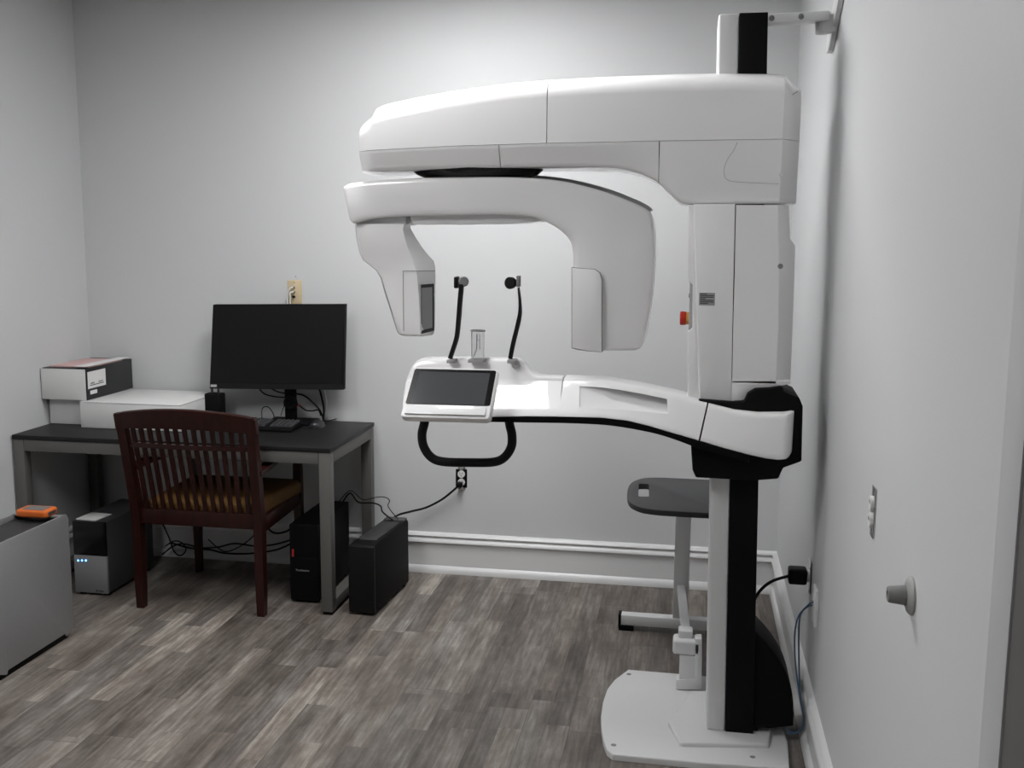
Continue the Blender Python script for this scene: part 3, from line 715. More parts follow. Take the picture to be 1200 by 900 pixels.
# clear chin cup
cx, cz0, cz1 = PY(560, 400, TY).x, PY(560, 420.5, TY).z, PY(560, 387.5, TY).z
bm = NB(); lathe(bm, (cx, TY, cz0), (0, 0, 1), [(0, 0.021), (cz1-cz0, 0.022), (cz1-cz0, 0.0195), (0.004, 0.0188), (0.004, 0.001)], 28); o_cc = obj('chin_cup', bm, M_ACRYL, mach)
bm = NB(); rr = [Vector((cx+0.023*math.cos(2*math.pi*k/28), TY+0.023*math.sin(2*math.pi*k/28), cz1)) for k in range(29)]; tube(bm, rr, 0.0022, 6); obj('cup_rim', bm, M_MGREY, o_cc)
bm = NB(); tube(bm, [Vector((cx-0.016, TY, cz0+0.004)), Vector((cx-0.004, TY, cz0+0.03)), Vector((cx-0.003, TY, cz1-0.012))], 0.0018, 6); tube(bm, [Vector((cx+0.006, TY, cz0+0.03)), Vector((cx+0.006, TY, cz1-0.012))], 0.0014, 6); tube(bm, [Vector((cx-0.003, TY, cz1-0.03)), Vector((cx+0.006, TY, cz1-0.03))], 0.0012, 6); obj('bite_pin', bm, M_MGREY, o_cc)
bm = NB(); box(bm, cx-0.026, cx+0.024, TY-0.03, TY+0.02, cz0-0.01, cz0+0.0006, 0.0003); obj('cup_socket', bm, M_STICK, mach)

# bracket from the column top to the wall
zb = PY(905, 22, YC0+0.1).z
YW = 3.50
A = Vector((xb1-0.02, YC0+0.10, PY(905, 24, YC0+0.1).z)); Bp = Vector((XR-0.045, YW, PY(972, 20, YW).z))
bm = NB(); d = (Bp-A).normalized(); s = Vector((-d.y, d.x, 0)).normalized()
hexa(bm, [A-s*0.035+Vector((0, 0, -0.014)), Bp-s*0.035+Vector((0, 0, -0.014)), Bp+s*0.035+Vector((0, 0, -0.014)), A+s*0.035+Vector((0, 0, -0.014))],
     [A-s*0.035+Vector((0, 0, 0.014)), Bp-s*0.035+Vector((0, 0, 0.014)), Bp+s*0.035+Vector((0, 0, 0.014)), A+s*0.035+Vector((0, 0, 0.014))], 0.003); o_wb = obj('wall_bracket', bm, M_WHITE2, mach)
for t in (0.1, 0.55):
    p = A+(Bp-A)*t-s*0.036; bm = NB(); lathe(bm, p+s*0.002, -s, [(0, 0.009), (0.004, 0.009), (0.005, 0.006), (0.003, 0.004), (0.003, 0.0005)], 14); obj('bolt', bm, M_MGREY, o_wb)
zt, zl = PX(985, 3, XR).z+0.02, PX(962, 46, XR).z-0.02
bm = NB(); pillow(bm, fillet([(YW-0.10, Bp.z+0.10), (YW+0.13, Bp.z-0.04), (YW+0.13, Bp.z-0.09), (YW+0.07, Bp.z-0.09), (YW-0.16, Bp.z+0.05), (YW-0.16, Bp.z+0.10)], 0.012), XR-0.018, XR-0.001, 'x', 0.003, 2); obj('wall_plate', bm, M_WHITE2, o_wb)
bm = NB(); cyl(bm, (XR-0.045, YW, Bp.z-0.05), (XR-0.045, YW, Bp.z+0.014), 0.024, 24, 0.003); box(bm, XR-0.045, XR-0.008, YW-0.024, YW+0.024, Bp.z-0.045, Bp.z+0.005, 0.003); obj('pivot_post', bm, M_WHITE2, o_wb)

# ------------------------------------------------------------------ wall shelf stand with grey tray behind the scanner
YS = 4.24
ts = thing('tray_stand', 'white metal stand with a dark grey tray, behind the scanner column', 'stand', (0.02, YS, 0))
ZT = 0.66
tr = [PZ(p.x, p.y, ZT)[:2] for p in spl([(775, 559.4), (757, 559.8), (745, 562.5), (737.5, 568), (735, 577), (736.5, 586), (743, 591.4), (755, 595.4), (775, 598)], 4)]
xt = PZ(866, 580, ZT).x
tro = [tuple(p) for p in tr] + [(xt-0.04, tr[-1][1]-0.005), (xt, tr[-1][1]+0.05), (xt, tr[0][1]-0.05), (xt-0.04, tr[0][1])]
bm = NB(); pillow(bm, fillet(tro, [0]*len(tr)+[0.04]*4, 5), ZT, ZT-0.022, 'z', 0.004, 2); o_tr = obj('tray', bm, M_TRAY, ts)
h4 = [PZ(a, b, ZT)[:2] for a, b in ((748.5, 567), (760.5, 567), (761, 582), (748, 582))]
bm = NB(); pillow(bm, fillet([tuple(p) for p in h4], 0.012, 4), ZT+0.05, ZT-0.08, 'z', 0.0, 1, rb=0.0); cut(o_tr, bm)
xp0, xp1 = PY(790.5, 650, YS).x, PY(808.5, 650, YS).x
bm = NB(); box(bm, xp0, xp1, YS-0.02, YS+0.02, 0.06, ZT-0.022, 0.004); obj('post', bm, M_WHITE2, ts)
bm = NB(); box(bm, xp0-0.02, xp1+0.02, 3.85, YS+0.02, ZT-0.034, ZT-0.022, 0.002); obj('tray_bracket', bm, M_WHITE2, ts)
xf0 = PY(727.5, 710, YS).x
bm = NB(); box(bm, xf0, 0.30, YS-0.025, YS+0.025, 0.022, 0.066, 0.004); o_ft = obj('foot_bar', bm, M_WHITE2, ts)
for xx in (xf0, 0.30-0.05):
    bm = NB(); box(bm, xx-0.006, xx+0.056, YS-0.030, YS+0.030, 0.0, 0.024, 0.003); 
    if xx == xf0: box(bm, xx-0.008, xx+0.004, YS-0.028, YS+0.028, 0.01, 0.068, 0.002)
    obj('rubber_foot', bm, M_BLACK, o_ft)
# strut leading forward to the clamp on the machine's base
YCL = 3.66
s0, s1 = PY(798, 688, YS-0.01), PY(804, 742, YCL+0.02)
bm = NB(); w = 0.016
hexa(bm, [s0+Vector((-w, 0, -0.018)), s1+Vector((-w, 0, -0.018)), s1+Vector((w, 0, -0.018)), s0+Vector((w, 0, -0.018))], [s0+Vector((-w, 0, 0.012)), s1+Vector((-w, 0, 0.012)), s1+Vector((w, 0, 0.012)), s0+Vector((w, 0, 0.012))], 0.003); obj('strut', bm, M_WHITE2, ts)
def clampbox(a, b, c, d_, y0, y1, r):
    p, q = PY(a, b, y0), PY(c, d_, y0); bm = NB(); box(bm, p.x, q.x, y0, y1, q.z, p.z, r, 3); return bm
obj('clamp_neck', clampbox(795, 739, 811.5, 752, YCL-0.02, YCL+0.03, 0.004), M_WHITE2, ts)
obj('clamp_cap', clampbox(788.5, 749.5, 822, 770, YCL-0.04, YCL+0.03, 0.012), M_WHITE2, ts)
obj('clamp_block', clampbox(796.5, 768, 815, 803, YCL-0.035, YCL+0.02, 0.003), M_WHITE2, ts)
cl = fillet(px_out([(814, 758), (822.3, 758), (822, 815), (820, 817.5), (792, 817), (792, 806), (814, 804)], YCL-0.04), 0.004, 3)
zmin = min(p.y for p in cl); cl = [Vector((p.x, p.y-zmin+0.024)) for p in cl]
bm = NB(); pillow(bm, cl, YCL-0.04, YCL+0.01, 'y', 0.002, 2); obj('clamp_bracket', bm, M_WHITE2, ts)

# ------------------------------------------------------------------ desk
DX0, DX1, DY0, DY1, DZ = XL+0.008, -1.492, 4.145, 4.775, 0.74
desk = thing('desk', 'dark topped desk with a grey steel frame in the left corner', 'desk', ((DX0+DX1)/2, (DY0+DY1)/2, 0))
bm = NB(); box(bm, DX0, DX1, DY0, DY1, DZ-0.020, DZ, 0.002); obj('desktop', bm, M_DESKTOP, desk)
LW = 0.050
bm = NB(); box(bm, DX0+LW+0.004, DX1-LW-0.004, DY0+0.004, DY0+0.034, DZ-0.072, DZ-0.021, 0.002); obj('front_rail', bm, M_FRAME, desk)
bm = NB(); box(bm, DX0+LW+0.004, DX1-LW-0.004, DY1-0.034, DY1-0.004, DZ-0.072, DZ-0.021, 0.002); obj('back_rail', bm, M_FRAME, desk)
for xx in (DX0+0.003, DX1-LW-0.003):
    for yy in (DY0+0.003, DY1-LW-0.003):
        bm = NB(); box(bm, xx, xx+LW, yy, yy+LW, 0.014, DZ-0.021, 0.003); o = obj('leg', bm, M_FRAME, desk)
        bm = NB(); box(bm, xx+0.005, xx+LW-0.005, yy+0.005, yy+LW-0.005, 0, 0.015, 0.002); obj('foot_glide', bm, M_BLACK, o)
    bm = NB(); box(bm, xx, xx+LW, DY0+LW+0.004, DY1-LW-0.004, DZ-0.072, DZ-0.021, 0.002); obj('side_rail', bm, M_FRAME, desk)
    bm = NB(); box(bm, xx, xx+LW, DY0+LW+0.004, DY1-LW-0.004, 0.016, 0.060, 0.002); obj('bottom_rail', bm, M_FRAME, desk)

# ------------------------------------------------------------------ chair
CX0, CX1 = -2.376, -1.776
CYR, CYF = 4.075, 4.60
ch = thing('wooden_chair', 'dark cherry wooden slat back chair with mustard seat, pulled up to the desk', 'chair', (-2.07, 4.33, 0))
PWD = 0.038
def post_x(side, z):
    """centre of a rear post: upright below the seat, raked back and slightly outwards above"""
    base = CX0+PWD/2 if side < 0 else CX1-PWD/2
    k = max(0, z-0.42)/0.5
    return base + (-0.012 if side < 0 else 0.012)*k, CYR+0.02-0.095*k**1.15
for s in (-1, 1):
    rings = []
    for z in (0.0, 0.10, 0.25, 0.40, 0.47, 0.55, 0.65, 0.75, 0.83, 0.885):
        x, y = post_x(s, z); h = 0.016 if z < 0.05 else PWD/2; dd = 0.018+0.006*max(0, 1-abs(z-0.42)/0.4)
        rings.append([Vector((x-h, y-dd, z)), Vector((x+h, y-dd, z)), Vector((x+h, y+dd, z)), Vector((x-h, y+dd, z))])
    bm = NB(); ringloft(bm, rings); obj('leg', bm, M_WOOD, ch, 60)
    xx = CX0+0.035 if s < 0 else CX1-0.035-0.012
    bm = NB(); rings = []
    for z, h in ((0.0, 0.014), (0.40, 0.019), (0.635, 0.017)):
        rings.append([Vector((xx+0.006-h, CYF-h, z)), Vector((xx+0.006+h, CYF-h, z)), Vector((xx+0.006+h, CYF+h, z)), Vector((xx+0.006-h, CYF+h, z))])
    ringloft(bm, rings); obj('leg', bm, M_WOOD, ch, 60)
    # arm rest
    px_, py_ = post_x(s, 0.66)
    ap = spl([(px_, py_+0.01, 0.635), (px_-s*0.002, py_+0.12, 0.640), (xx+0.006, CYF-0.18, 0.648), (xx+0.006, CYF+0.03, 0.640)], 5)
    bm = NB(); ringloft(bm, [[p+Vector((-0.022, 0, -0.011)), p+Vector((0.022, 0, -0.011)), p+Vector((0.022, 0, 0.011)), p+Vector((-0.022, 0, 0.011))] for p in ap]); obj('armrest', bm, M_WOOD, ch, 50)
    bm = NB(); a, b_ = post_x(s, 0.42)[0], xx+0.006
    hexa(bm, [(a-0.013, CYR+0.03, 0.365), (a+0.013, CYR+0.03, 0.365), (b_+0.013, CYF, 0.365), (b_-0.013, CYF, 0.365)], [(a-0.013, CYR+0.03, 0.43), (a+0.013, CYR+0.03, 0.43), (b_+0.013, CYF, 0.43), (b_-0.013, CYF, 0.43)], 0.003); obj('side_rail', bm, M_WOOD, ch)
bm = NB(); box(bm, CX0+0.05, CX1-0.05, CYF-0.014, CYF+0.012, 0.365, 0.43, 0.003); obj('front_rail', bm, M_WOOD, ch)
bm = NB(); box(bm, CX0+PWD-0.004, CX1-PWD+0.004, CYR+0.006, CYR+0.036, 0.385, 0.452, 0.003); obj('rear_rail', bm, M_WOOD, ch)
def backy(z): return post_x(1, z)[1]
def bow(u): return -0.022*(1-(2*u-1)**2)      # the back curves away from the sitter
xa, xb = post_x(-1, 0.86)[0]-0.006-PWD/2, post_x(1, 0.86)[0]+0.006+PWD/2
rings = []
for i in range(17):
    u = i/16; x = xa+(xb-xa)*u; zt = 0.885+0.030*(1-(2*u-1)**2); zb = 0.815+0.014*(1-(2*u-1)**2); yy = bow(u)
    if i in (0, 16): zt -= 0.004
    rings.append([Vector((x, backy(zb)-0.014+yy, zb)), Vector((x, backy(zt)-0.012+yy, zt-0.004)), Vector((x, backy(zt)-0.006+yy, zt)), Vector((x, backy(zt)+0.010+yy, zt)), Vector((x, backy(zb)+0.014+yy, zb))])
bm = NB(); ringloft(bm, rings); obj('top_rail', bm, M_WOOD, ch, 50)
rings = []
for i in range(13):
    u = i/12; x = CX0+PWD-0.006+(CX1-CX0-2*PWD+0.012)*u; y = backy(0.745)+bow(u)*0.8
    rings.append([Vector((x, y-0.009, 0.736)), Vector((x, y-0.009, 0.756)), Vector((x, y+0.009, 0.756)), Vector((x, y+0.009, 0.736))])
bm = NB(); ringloft(bm, rings); obj('cross_rail', bm, M_WOOD, ch, 50)
NS = 13
for i in range(NS):
    u = (i+0.75)/(NS+0.5); x = CX0+PWD+(CX1-CX0-2*PWD)*u; h = 0.0088
    rings = []
    for z in (0.445, 0.52, 0.60, 0.68, 0.76, 0.835):
        k = max(0, (z-0.45)/0.4); y = backy(z)+bow(u)*k; xx = x+(2*u-1)*0.012*k
        rings.append([Vector((xx-h, y-0.006, z)), Vector((xx+h, y-0.006, z)), Vector((xx+h, y+0.006, z)), Vector((xx-h, y+0.006, z))])
    bm = NB(); ringloft(bm, rings); obj('slat', bm, M_WOOD, ch, 50)
so = fillet([(CX0+0.045, CYR+0.045), (CX1-0.045, CYR+0.045), (CX1-0.02, CYF+0.02), (CX0+0.02, CYF+0.02)], 0.04, 5)
bm = NB(); pillow(bm, so, 0.485, 0.425, 'z', 0.022, 5, rb=0.004); lab(obj('seat', bm, M_SEAT, ch), 'mustard yellow padded seat')

# ------------------------------------------------------------------ things on the desk
# monitor
YMo = 4.64
tl, tr_, br_, bl = PY(249.5, 357, YMo+0.02), PY(404, 356.5, YMo+0.02), PY(402, 457, YMo-0.02), PY(245.5, 455.5, YMo-0.02)
mon = thing('monitor', 'large black flat screen monitor on a stand on the desk', 'monitor', (-1.87, 4.70, DZ))
def quad_pt(u, v, out): 
    p = (tl*(1-u)+tr_*u)*(1-v)+(bl*(1-u)+br_*u)*v; return p+Vector((0, -out, 0))
def quad_solid(bm, u0, u1, v0, v1, o0, o1, r=0):
    a = [quad_pt(u, v, o0) for u, v in ((u0, v0), (u1, v0), (u1, v1), (u0, v1))]; b = [quad_pt(u, v, o1) for u, v in ((u0, v0), (u1, v0), (u1, v1), (u0, v1))]
    hexa(bm, a, b, r)
bm = NB(); quad_solid(bm, 0, 1, 0, 1, -0.035, 0, 0.002); o_sh2 = obj('housing', bm, M_BLACK, mon)
bm = NB(); quad_solid(bm, 0.008, 0.992, 0.012, 0.93, -0.001, 0.0006); obj('screen', bm, mat('matt_screen', (0.006, 0.006, 0.0065), 0.5, spec=0.2), mon)
bm = NB(); quad_solid(bm, 0.002, 0.998, 0.935, 0.998, -0.001, 0.001); obj('bottom_bezel', bm, mat('charcoal_bezel', (0.010, 0.010, 0.011), 0.5, spec=0.2), mon)
bm = NB(); quad_solid(bm, 0.008, 0.055, 0.950, 0.978, 0.0006, 0.0016); lab(obj('maker_badge', bm, mat('silver_badge', (0.5, 0.5, 0.5), 0.4), mon), 'small silver badge')
xn0, xn1 = PY(334.5, 470, 4.70).x, PY(347, 470, 4.70).x
bm = NB(); box(bm, xn0, xn1, 4.685, 4.715, DZ+0.012, 1.10, 0.006); o_ne = obj('stand_neck', bm, M_BLACK, mon)
q = PY(341, 472, 4.69); bm = NB(); lathe(bm, (q.x, 4.69, q.z), (0, -1, 0), [(0, 0.034), (0.012, 0.034), (0.016, 0.03), (0.016, 0.02), (0.008, 0.018), (0.008, 0.001)], 28); obj('cable_ring', bm, M_BLACK, o_ne)
q = PY(350.5, 475, 4.69); bm = NB(); box(bm, q.x-0.006, q.x+0.008, 4.68, 4.69, q.z-0.004, q.z+0.006, 0.002); lab(obj('pivot_mark', bm, mat('dark_red_mark', (0.16, 0.01, 0.012), 0.5), o_ne), 'small dark red mark')
bm = NB(); box(bm, -1.87-0.12, -1.87+0.10, 4.61, 4.765, DZ+0.0005, DZ+0.013, 0.004); obj('stand_base', bm, M_BLACK, mon)
bm = NB(); box(bm, (tl.x+tr_.x)/2-0.09, (tl.x+tr_.x)/2+0.09, 4.655, 4.70, 1.0, 1.16, 0.006); obj('rear_mount', bm, M_BLACK, mon)

# keyboard
kx1 = PZ(362, 492, DZ+0.02).x; ky0, ky1 = 4.44, 4.585
kb = thing('keyboard', 'black keyboard lying on the desk in front of the monitor', 'keyboard', (kx1-0.225, 4.5, DZ))
bm = NB(); hexa(bm, [(kx1-0.45, ky0, DZ+0.001), (kx1, ky0, DZ+0.001), (kx1, ky1, DZ+0.001), (kx1-0.45, ky1, DZ+0.001)], [(kx1-0.45, ky0, DZ+0.016), (kx1, ky0, DZ+0.016), (kx1, ky1, DZ+0.030), (kx1-0.45, ky1, DZ+0.030)], 0.003); obj('case', bm, M_BLACK, kb)
for r in range(5):
    for c in range(20):
        if c in (14,) or (r == 0 and 3 < c < 9): continue
        x0 = kx1-0.442+c*0.0218; y0 = ky0+0.032+r*0.0215; z = DZ+0.0165+(y0-ky0)/(ky1-ky0)*0.014
        bm = NB(); b0 = [(x0, y0, z), (x0+0.0185, y0, z), (x0+0.0185, y0+0.018, z+0.002), (x0, y0+0.018, z+0.002)]
        t0 = [(x0+0.002, y0+0.001, z+0.008), (x0+0.0165, y0+0.001, z+0.008), (x0+0.0165, y0+0.015, z+0.0095), (x0+0.002, y0+0.015, z+0.0095)]
        hexa(bm, b0, t0); obj('key', bm, M_DGREY, kb)
x0 = kx1-0.442+4*0.0218; z = DZ+0.0165+0.0026
bm = NB(); hexa(bm, [(x0, ky0+0.032, z), (x0+0.1055, ky0+0.032, z), (x0+0.1055, ky0+0.05, z+0.002), (x0, ky0+0.05, z+0.002)], [(x0+0.002, ky0+0.033, z+0.008), (x0+0.1035, ky0+0.033, z+0.008), (x0+0.1035, ky0+0.047, z+0.0095), (x0+0.002, ky0+0.047, z+0.0095)]); obj('space_bar', bm, M_DGREY, kb)
# mouse
q = PZ(367, 503, DZ)
ms = thing('computer_mouse', 'black computer mouse on the desk right of the keyboard', 'mouse', (q.x, q.y+0.05, DZ))
bm = NB(); rings = []
for i in range(11):
    u = i/10; y = q.y+0.105*u; w = 0.031*math.sqrt(max(0.02, 1-(2*u-1)**4)); h = 0.034*math.sqrt(max(0.03, 1-(1.7*u-0.8)**2*0.9))
    rings.append([Vector((q.x+w*math.cos(t), y, DZ+0.0005+max(0, h*math.sin(t)))) for t in [math.pi*k/10 for k in range(11)]])
ringloft(bm, rings); obj('shell', bm, mat('mouse_shell', (0.02, 0.02, 0.022), 0.3), ms, 60)
bm = NB(); lathe(bm, (q.x-0.004, q.y+0.08, DZ+0.031), (1, 0, 0), [(0, 0.005), (0.001, 0.006), (0.007, 0.006), (0.008, 0.005)], 14); obj('wheel', bm, M_DGREY, ms)
# boxes
BY0 = 4.36
f0, f1 = PY(95, 502, BY0), PY(211, 470, BY0)
z1 = PY(95, 470.5, BY0).z
bk = PZ(200, 452.8, z1)
bx = thing('shipping_box', 'wide low white cardboard box lying at the front of the desk', 'box', ((f0.x+f1.x)/2, BY0+0.2, DZ))
bm = NB(); box(bm, f0.x, f1.x, BY0, min(bk.y, DY1-0.01), DZ+0.001, z1-0.004, 0.003); o_b = obj('box_body', bm, M_CARD, bx)
bm = NB(); box(bm, f0.x-0.001, f1.x+0.001, BY0-0.001, min(bk.y, DY1-0.01)+0.001, z1-0.004, z1, 0.001); obj('lid_flap', bm, M_CARD, bx)
BY1 = 4.43
g0 = PY(52, 496, BY1); gz = PY(52, 466.5, BY1).z
bm = NB(); box(bm, max(g0.x, XL+0.012), f0.x-0.004, BY1, 4.755, DZ+0.001, min(gz, z1)-0.001, 0.003)
tag(obj('shipping_box', bm, M_CARD), 'white cardboard box under the black and white carton', 'box')
gz = min(gz, z1)
# black and white carton standing on both boxes
b1 = thing('product_carton', 'carton with white front and black label side, on top of the white boxes', 'box', (-2.8, 4.55, z1))
BY2 = 4.385
c0, c1 = PY(47.5, 466, BY2), PY(102, 466, BY2)
cx0, cx1 = max(c0.x, XL+0.006), c1.x; zt = PY(102, 433, BY2).z
by2 = PX(160.5, 448, cx1).y; by2 = min(by2, 4.79)
bm = NB(); box(bm, cx0, cx1-0.003, BY2, by2, z1+0.001, zt, 0.002); obj('carton_body', bm, M_CARD, b1)
bm = NB(); box(bm, cx1-0.003, cx1, BY2-0.0005, by2, z1+0.001, zt, 0.001); o_bs = lab(obj('printed_side', bm, M_BOXBLK, b1), 'black printed side')
bm = NB(); box(bm, cx0+0.01, cx1, BY2-0.001, by2, zt, zt+0.003, 0.001); lab(obj('top_flap', bm, M_BOXBLK, b1), 'black top flap')
L_ = by2-BY2; H_ = zt-z1
bm = NB(); box(bm, cx1-0.001, cx1+0.001, BY2+0.03*L_, BY2+0.40*L_, z1+0.36*H_, z1+0.90*H_); o_la = lab(obj('shipping_label', bm, M_PAPER, b1), 'white printed label')
bm = NB(); box(bm, cx1, cx1+0.0016, BY2+0.07*L_, BY2+0.36*L_, z1+0.45*H_, z1+0.475*H_)
for k in range(5): box(bm, cx1, cx1+0.0016, BY2+(0.08+0.018*k)*L_, BY2+(0.09+0.018*k)*L_, z1+0.50*H_, z1+(0.53+0.015*(k % 3))*H_)
for k in range(5): box(bm, cx1, cx1+0.0016, BY2+(0.25+0.018*k)*L_, BY2+(0.26+0.018*k)*L_, z1+0.50*H_, z1+(0.53+0.015*((k+1) % 3))*H_)
obj('printed_lines', bm, M_DGREY, o_la)
bm = NB(); box(bm, cx1-0.001, cx1+0.001, BY2+0.07*L_, BY2+0.21*L_, z1+0.17*H_, z1+0.29*H_); lab(obj('small_label', bm, M_PAPER, b1), 'small white label')
# papers
bm = NB(); Mr = Matrix.Translation((0, 0, 0))
box(bm, cx0+0.03, cx1-0.004, BY2+0.03, by2-0.08, zt+0.0035, zt+0.010, 0.001)
tag(obj('pink_papers', bm, M_PINK), 'pink papers lying on the black and white carton', 'papers')
bm = NB(); box(bm, cx1-0.06, cx1+0.001, BY2+0.005, by2-0.02, zt+0.0105, zt+0.0125, 0.0005, M=None)
tag(obj('white_papers', bm, M_PAPER), 'white paper edge lying over the pink papers on the carton', 'papers')
# small black adapter behind the box
q = PZ(248, 474, DZ)
ad = thing('power_adapter', 'small black adapter with cables on the desk under the monitor corner', 'adapter', (PY(249, 465, 4.60).x, 4.62, DZ))
ax0, ax1 = PY(239, 465, 4.60).x, PY(258, 465, 4.60).x; az = PY(249, 461.5, 4.60).z
bm = NB(); box(bm, ax0, ax1, 4.60, 4.66, DZ+0.001, az, 0.008, 3); obj('adapter_case', bm, M_BLACK, ad)
for a in (248.5, 256):
    qx = PY(a, 460, 4.63).x; bm = NB(); cyl(bm, (qx, 4.63, az-0.002), (qx, 4.63, az+0.02), 0.006, 12, 0.002); obj('plug', bm, M_DGREY, ad)

# ------------------------------------------------------------------ machines on the floor
def facebox(bm, x0, x1, y0, y1, z0, z1, r): return box(bm, x0, x1, y0, y1, z0, z1, r, 3)
# black tower under the desk
t1 = thing('desktop_computer', 'black computer tower under the desk behind the grey desk leg', 'computer', (-1.668, 4.48, 0))
bm = NB(); facebox(bm, -1.735, -1.602, 4.285, 4.70, 0.012, 0.362, 0.004); obj('case', bm, M_BLACK, t1)
bm = NB(); facebox(bm, -1.735, -1.602, 4.272, 4.286, 0.012, 0.362, 0.004)
o_fp = obj('front_panel', bm, mat('black_bezel', (0.003, 0.003, 0.0032), 0.55, spec=0.15), t1)
bm = NB(); box(bm, -1.73, -1.607, 4.2705, 4.274, 0.205, 0.211); obj('groove', bm, M_BLACKG, o_fp)
q = PY(343.3, 648, 4.272); bm = NB(); box(bm, q.x-0.005, q.x+0.005, 4.2695, 4.274, q.z-0.018, q.z+0.018, 0.002); lab(obj('red_tab', bm, mat('red_plastic', (0.45, 0.03, 0.03), 0.4), o_fp), 'small red tab')
q = PY(354.5, 668.5, 4.272); bm = text_bm('ThinkStation', 0.0125, face_front(q.x, 4.2715, q.z)); obj('lettering', bm, mat('grey_lettering', (0.30, 0.30, 0.30), 0.5), o_fp)
bm = NB()
for xx in (-1.72, -1.64):
    for yy in (4.30, 4.66): box(bm, xx, xx+0.025, yy, yy+0.025, 0, 0.013)
obj('foot', bm, M_RUB, t1)
# second tower outside the desk, turned a little
RM = Matrix.Translation((-1.372, 4.19, 0)) @ Matrix.Rotation(math.radians(-4.5), 4, 'Z')
t2 = thing('desktop_computer', 'black computer tower standing on the open floor right of the desk', 'computer', (-1.35, 4.4, 0))
TW2, TD2, TH2 = 0.118, 0.43, 0.315
bm = NB(); box(bm, -TW2/2, TW2/2, 0.0, TD2, 0.010, TH2, 0.012, 3, M=RM); obj('case', bm, M_BLACK, t2)
bm = NB(); box(bm, -TW2/2-0.001, TW2/2+0.001, -0.016, 0.004, 0.010, TH2-0.004, 0.006, 3, M=RM); obj('front_panel', bm, mat('black_bezel_satin', (0.005, 0.005, 0.005), 0.45, spec=0.25), t2)
bm = NB(); box(bm, -TW2/2+0.014, TW2/2-0.018, 0.06, 0.36, TH2-0.002, TH2+0.004, 0.002, 2, M=RM); obj('top_vent', bm, M_MESH, t2)
bm = NB(); box(bm, -TW2/2+0.01, TW2/2-0.01, TD2-0.05, TD2+0.002, TH2-0.004, TH2+0.006, 0.002, 2, M=RM); obj('rear_ridge', bm, mat('worn_black', (0.06, 0.06, 0.06), 0.5), t2)
bm = NB()
for xx in (-0.05, 0.025):
    for yy in (0.02, 0.38): box(bm, xx, xx+0.025, yy, yy+0.025, 0, 0.012, M=RM)
obj('foot', bm, M_RUB, t2)
# storage unit with blue lights
nx0, nx1, ny0, ny1 = -2.735, -2.573, 4.185, 4.60
ns = thing('storage_unit', 'white and black storage unit with blue lights on the floor under the desk', 'storage unit', ((nx0+nx1)/2, 4.4, 0))
bm = NB(); box(bm, nx0, nx1, ny0+0.012, ny1, 0.012, 0.345, 0.004); obj('case', bm, mat('dark_silver_case', (0.05, 0.05, 0.052), 0.45), ns)
zs = PY(100, 651, ny0).z
bm = NB(); box(bm, nx0, nx1, ny0, ny0+0.014, 0.012, zs, 0.003); o_nf = lab(obj('lower_front_panel', bm, mat('light_front', (0.20, 0.20, 0.205), 0.45), ns), 'light grey lower front')
bm = NB(); box(bm, nx0, nx1, ny0+0.001, ny0+0.014, zs, 0.345, 0.003); lab(obj('upper_front_panel', bm, M_BLACKG, ns), 'glossy black upper front')
for k in range(3):
    q = PY(91.6+4.5*k, 656.8, ny0); bm = NB(); lathe(bm, (q.x, ny0+0.001, q.z), (0, -1, 0), [(0, 0.0042), (0.0015, 0.0042), (0.002, 0.001)], 12); lab(obj('indicator_light', bm, M_LED, o_nf), 'small blue light')
q = PY(117, 692.5, ny0); bm = text_bm('drobo', 0.016, face_front(q.x, ny0-0.0004, q.z)); obj('lettering', bm, M_BLACK, o_nf)
bm = NB()
for xx in (nx0+0.01, nx1-0.035):
    for yy in (ny0+0.02, ny1-0.05): box(bm, xx, xx+0.025, yy, yy+0.03, 0, 0.013)
obj('foot', bm, M_RUB, ns)
q0, q1, q2, q3 = PZ(86, 609, 0.346), PZ(112, 611, 0.346), PZ(131, 603.5, 0.346), PZ(108, 601.5, 0.346)
def clampy(p): return Vector((min(max(p.x, nx0+0.008), nx1-0.008), max(p.y, ny0+0.015), 0))
bm = NB(); pts = [clampy(p) for p in (q0, q1, q2, q3)]
hexa(bm, [p+Vector((0, 0, 0.3462)) for p in pts], [p+Vector((0, 0, 0.352)) for p in pts], 0.001); tag(obj('paper_card', bm, M_PAPER), 'white card lying on top of the storage unit under the desk', 'card')
# silver tower at the left edge
SX1, SX0 = -2.462, -2.672
SY0, SY1, SZ = 3.26, 3.745, 0.515
sv = thing('desktop_computer', 'big silver aluminium computer tower at the left edge of the floor', 'computer', ((SX0+SX1)/2, 3.5, 0))
def side_profile(): 
    return fillet([(SY0, 0.035), (SY0+0.055, 0.012), (SY0+0.06, 0.028), (SY1-0.06, 0.028), (SY1-0.055, 0.012), (SY1, 0.035), (SY1, SZ), (SY0, SZ)], [0.01, 0.006, 0.006, 0.006, 0.006, 0.01, 0.025, 0.025], 6)
for xx in (SX1, SX0+0.006):
    bm = NB(); pillow(bm, side_profile(), xx, xx-0.006, 'x', 0.0015, 2); obj('side_panel', bm, M_SILVER, sv)
bm = NB(); box(bm, SX0+0.006, SX1-0.006, SY0+0.02, SY1-0.02, 0.04, SZ-0.035, 0.002); obj('case', bm, M_BLACK, sv)
bm = NB(); box(bm, SX0+0.007, SX1-0.007, SY0+0.03, SY1-0.055, SZ-0.034, SZ-0.022, 0.002); lab(obj('top_grille', bm, M_MESH, sv), 'black perforated top grille')
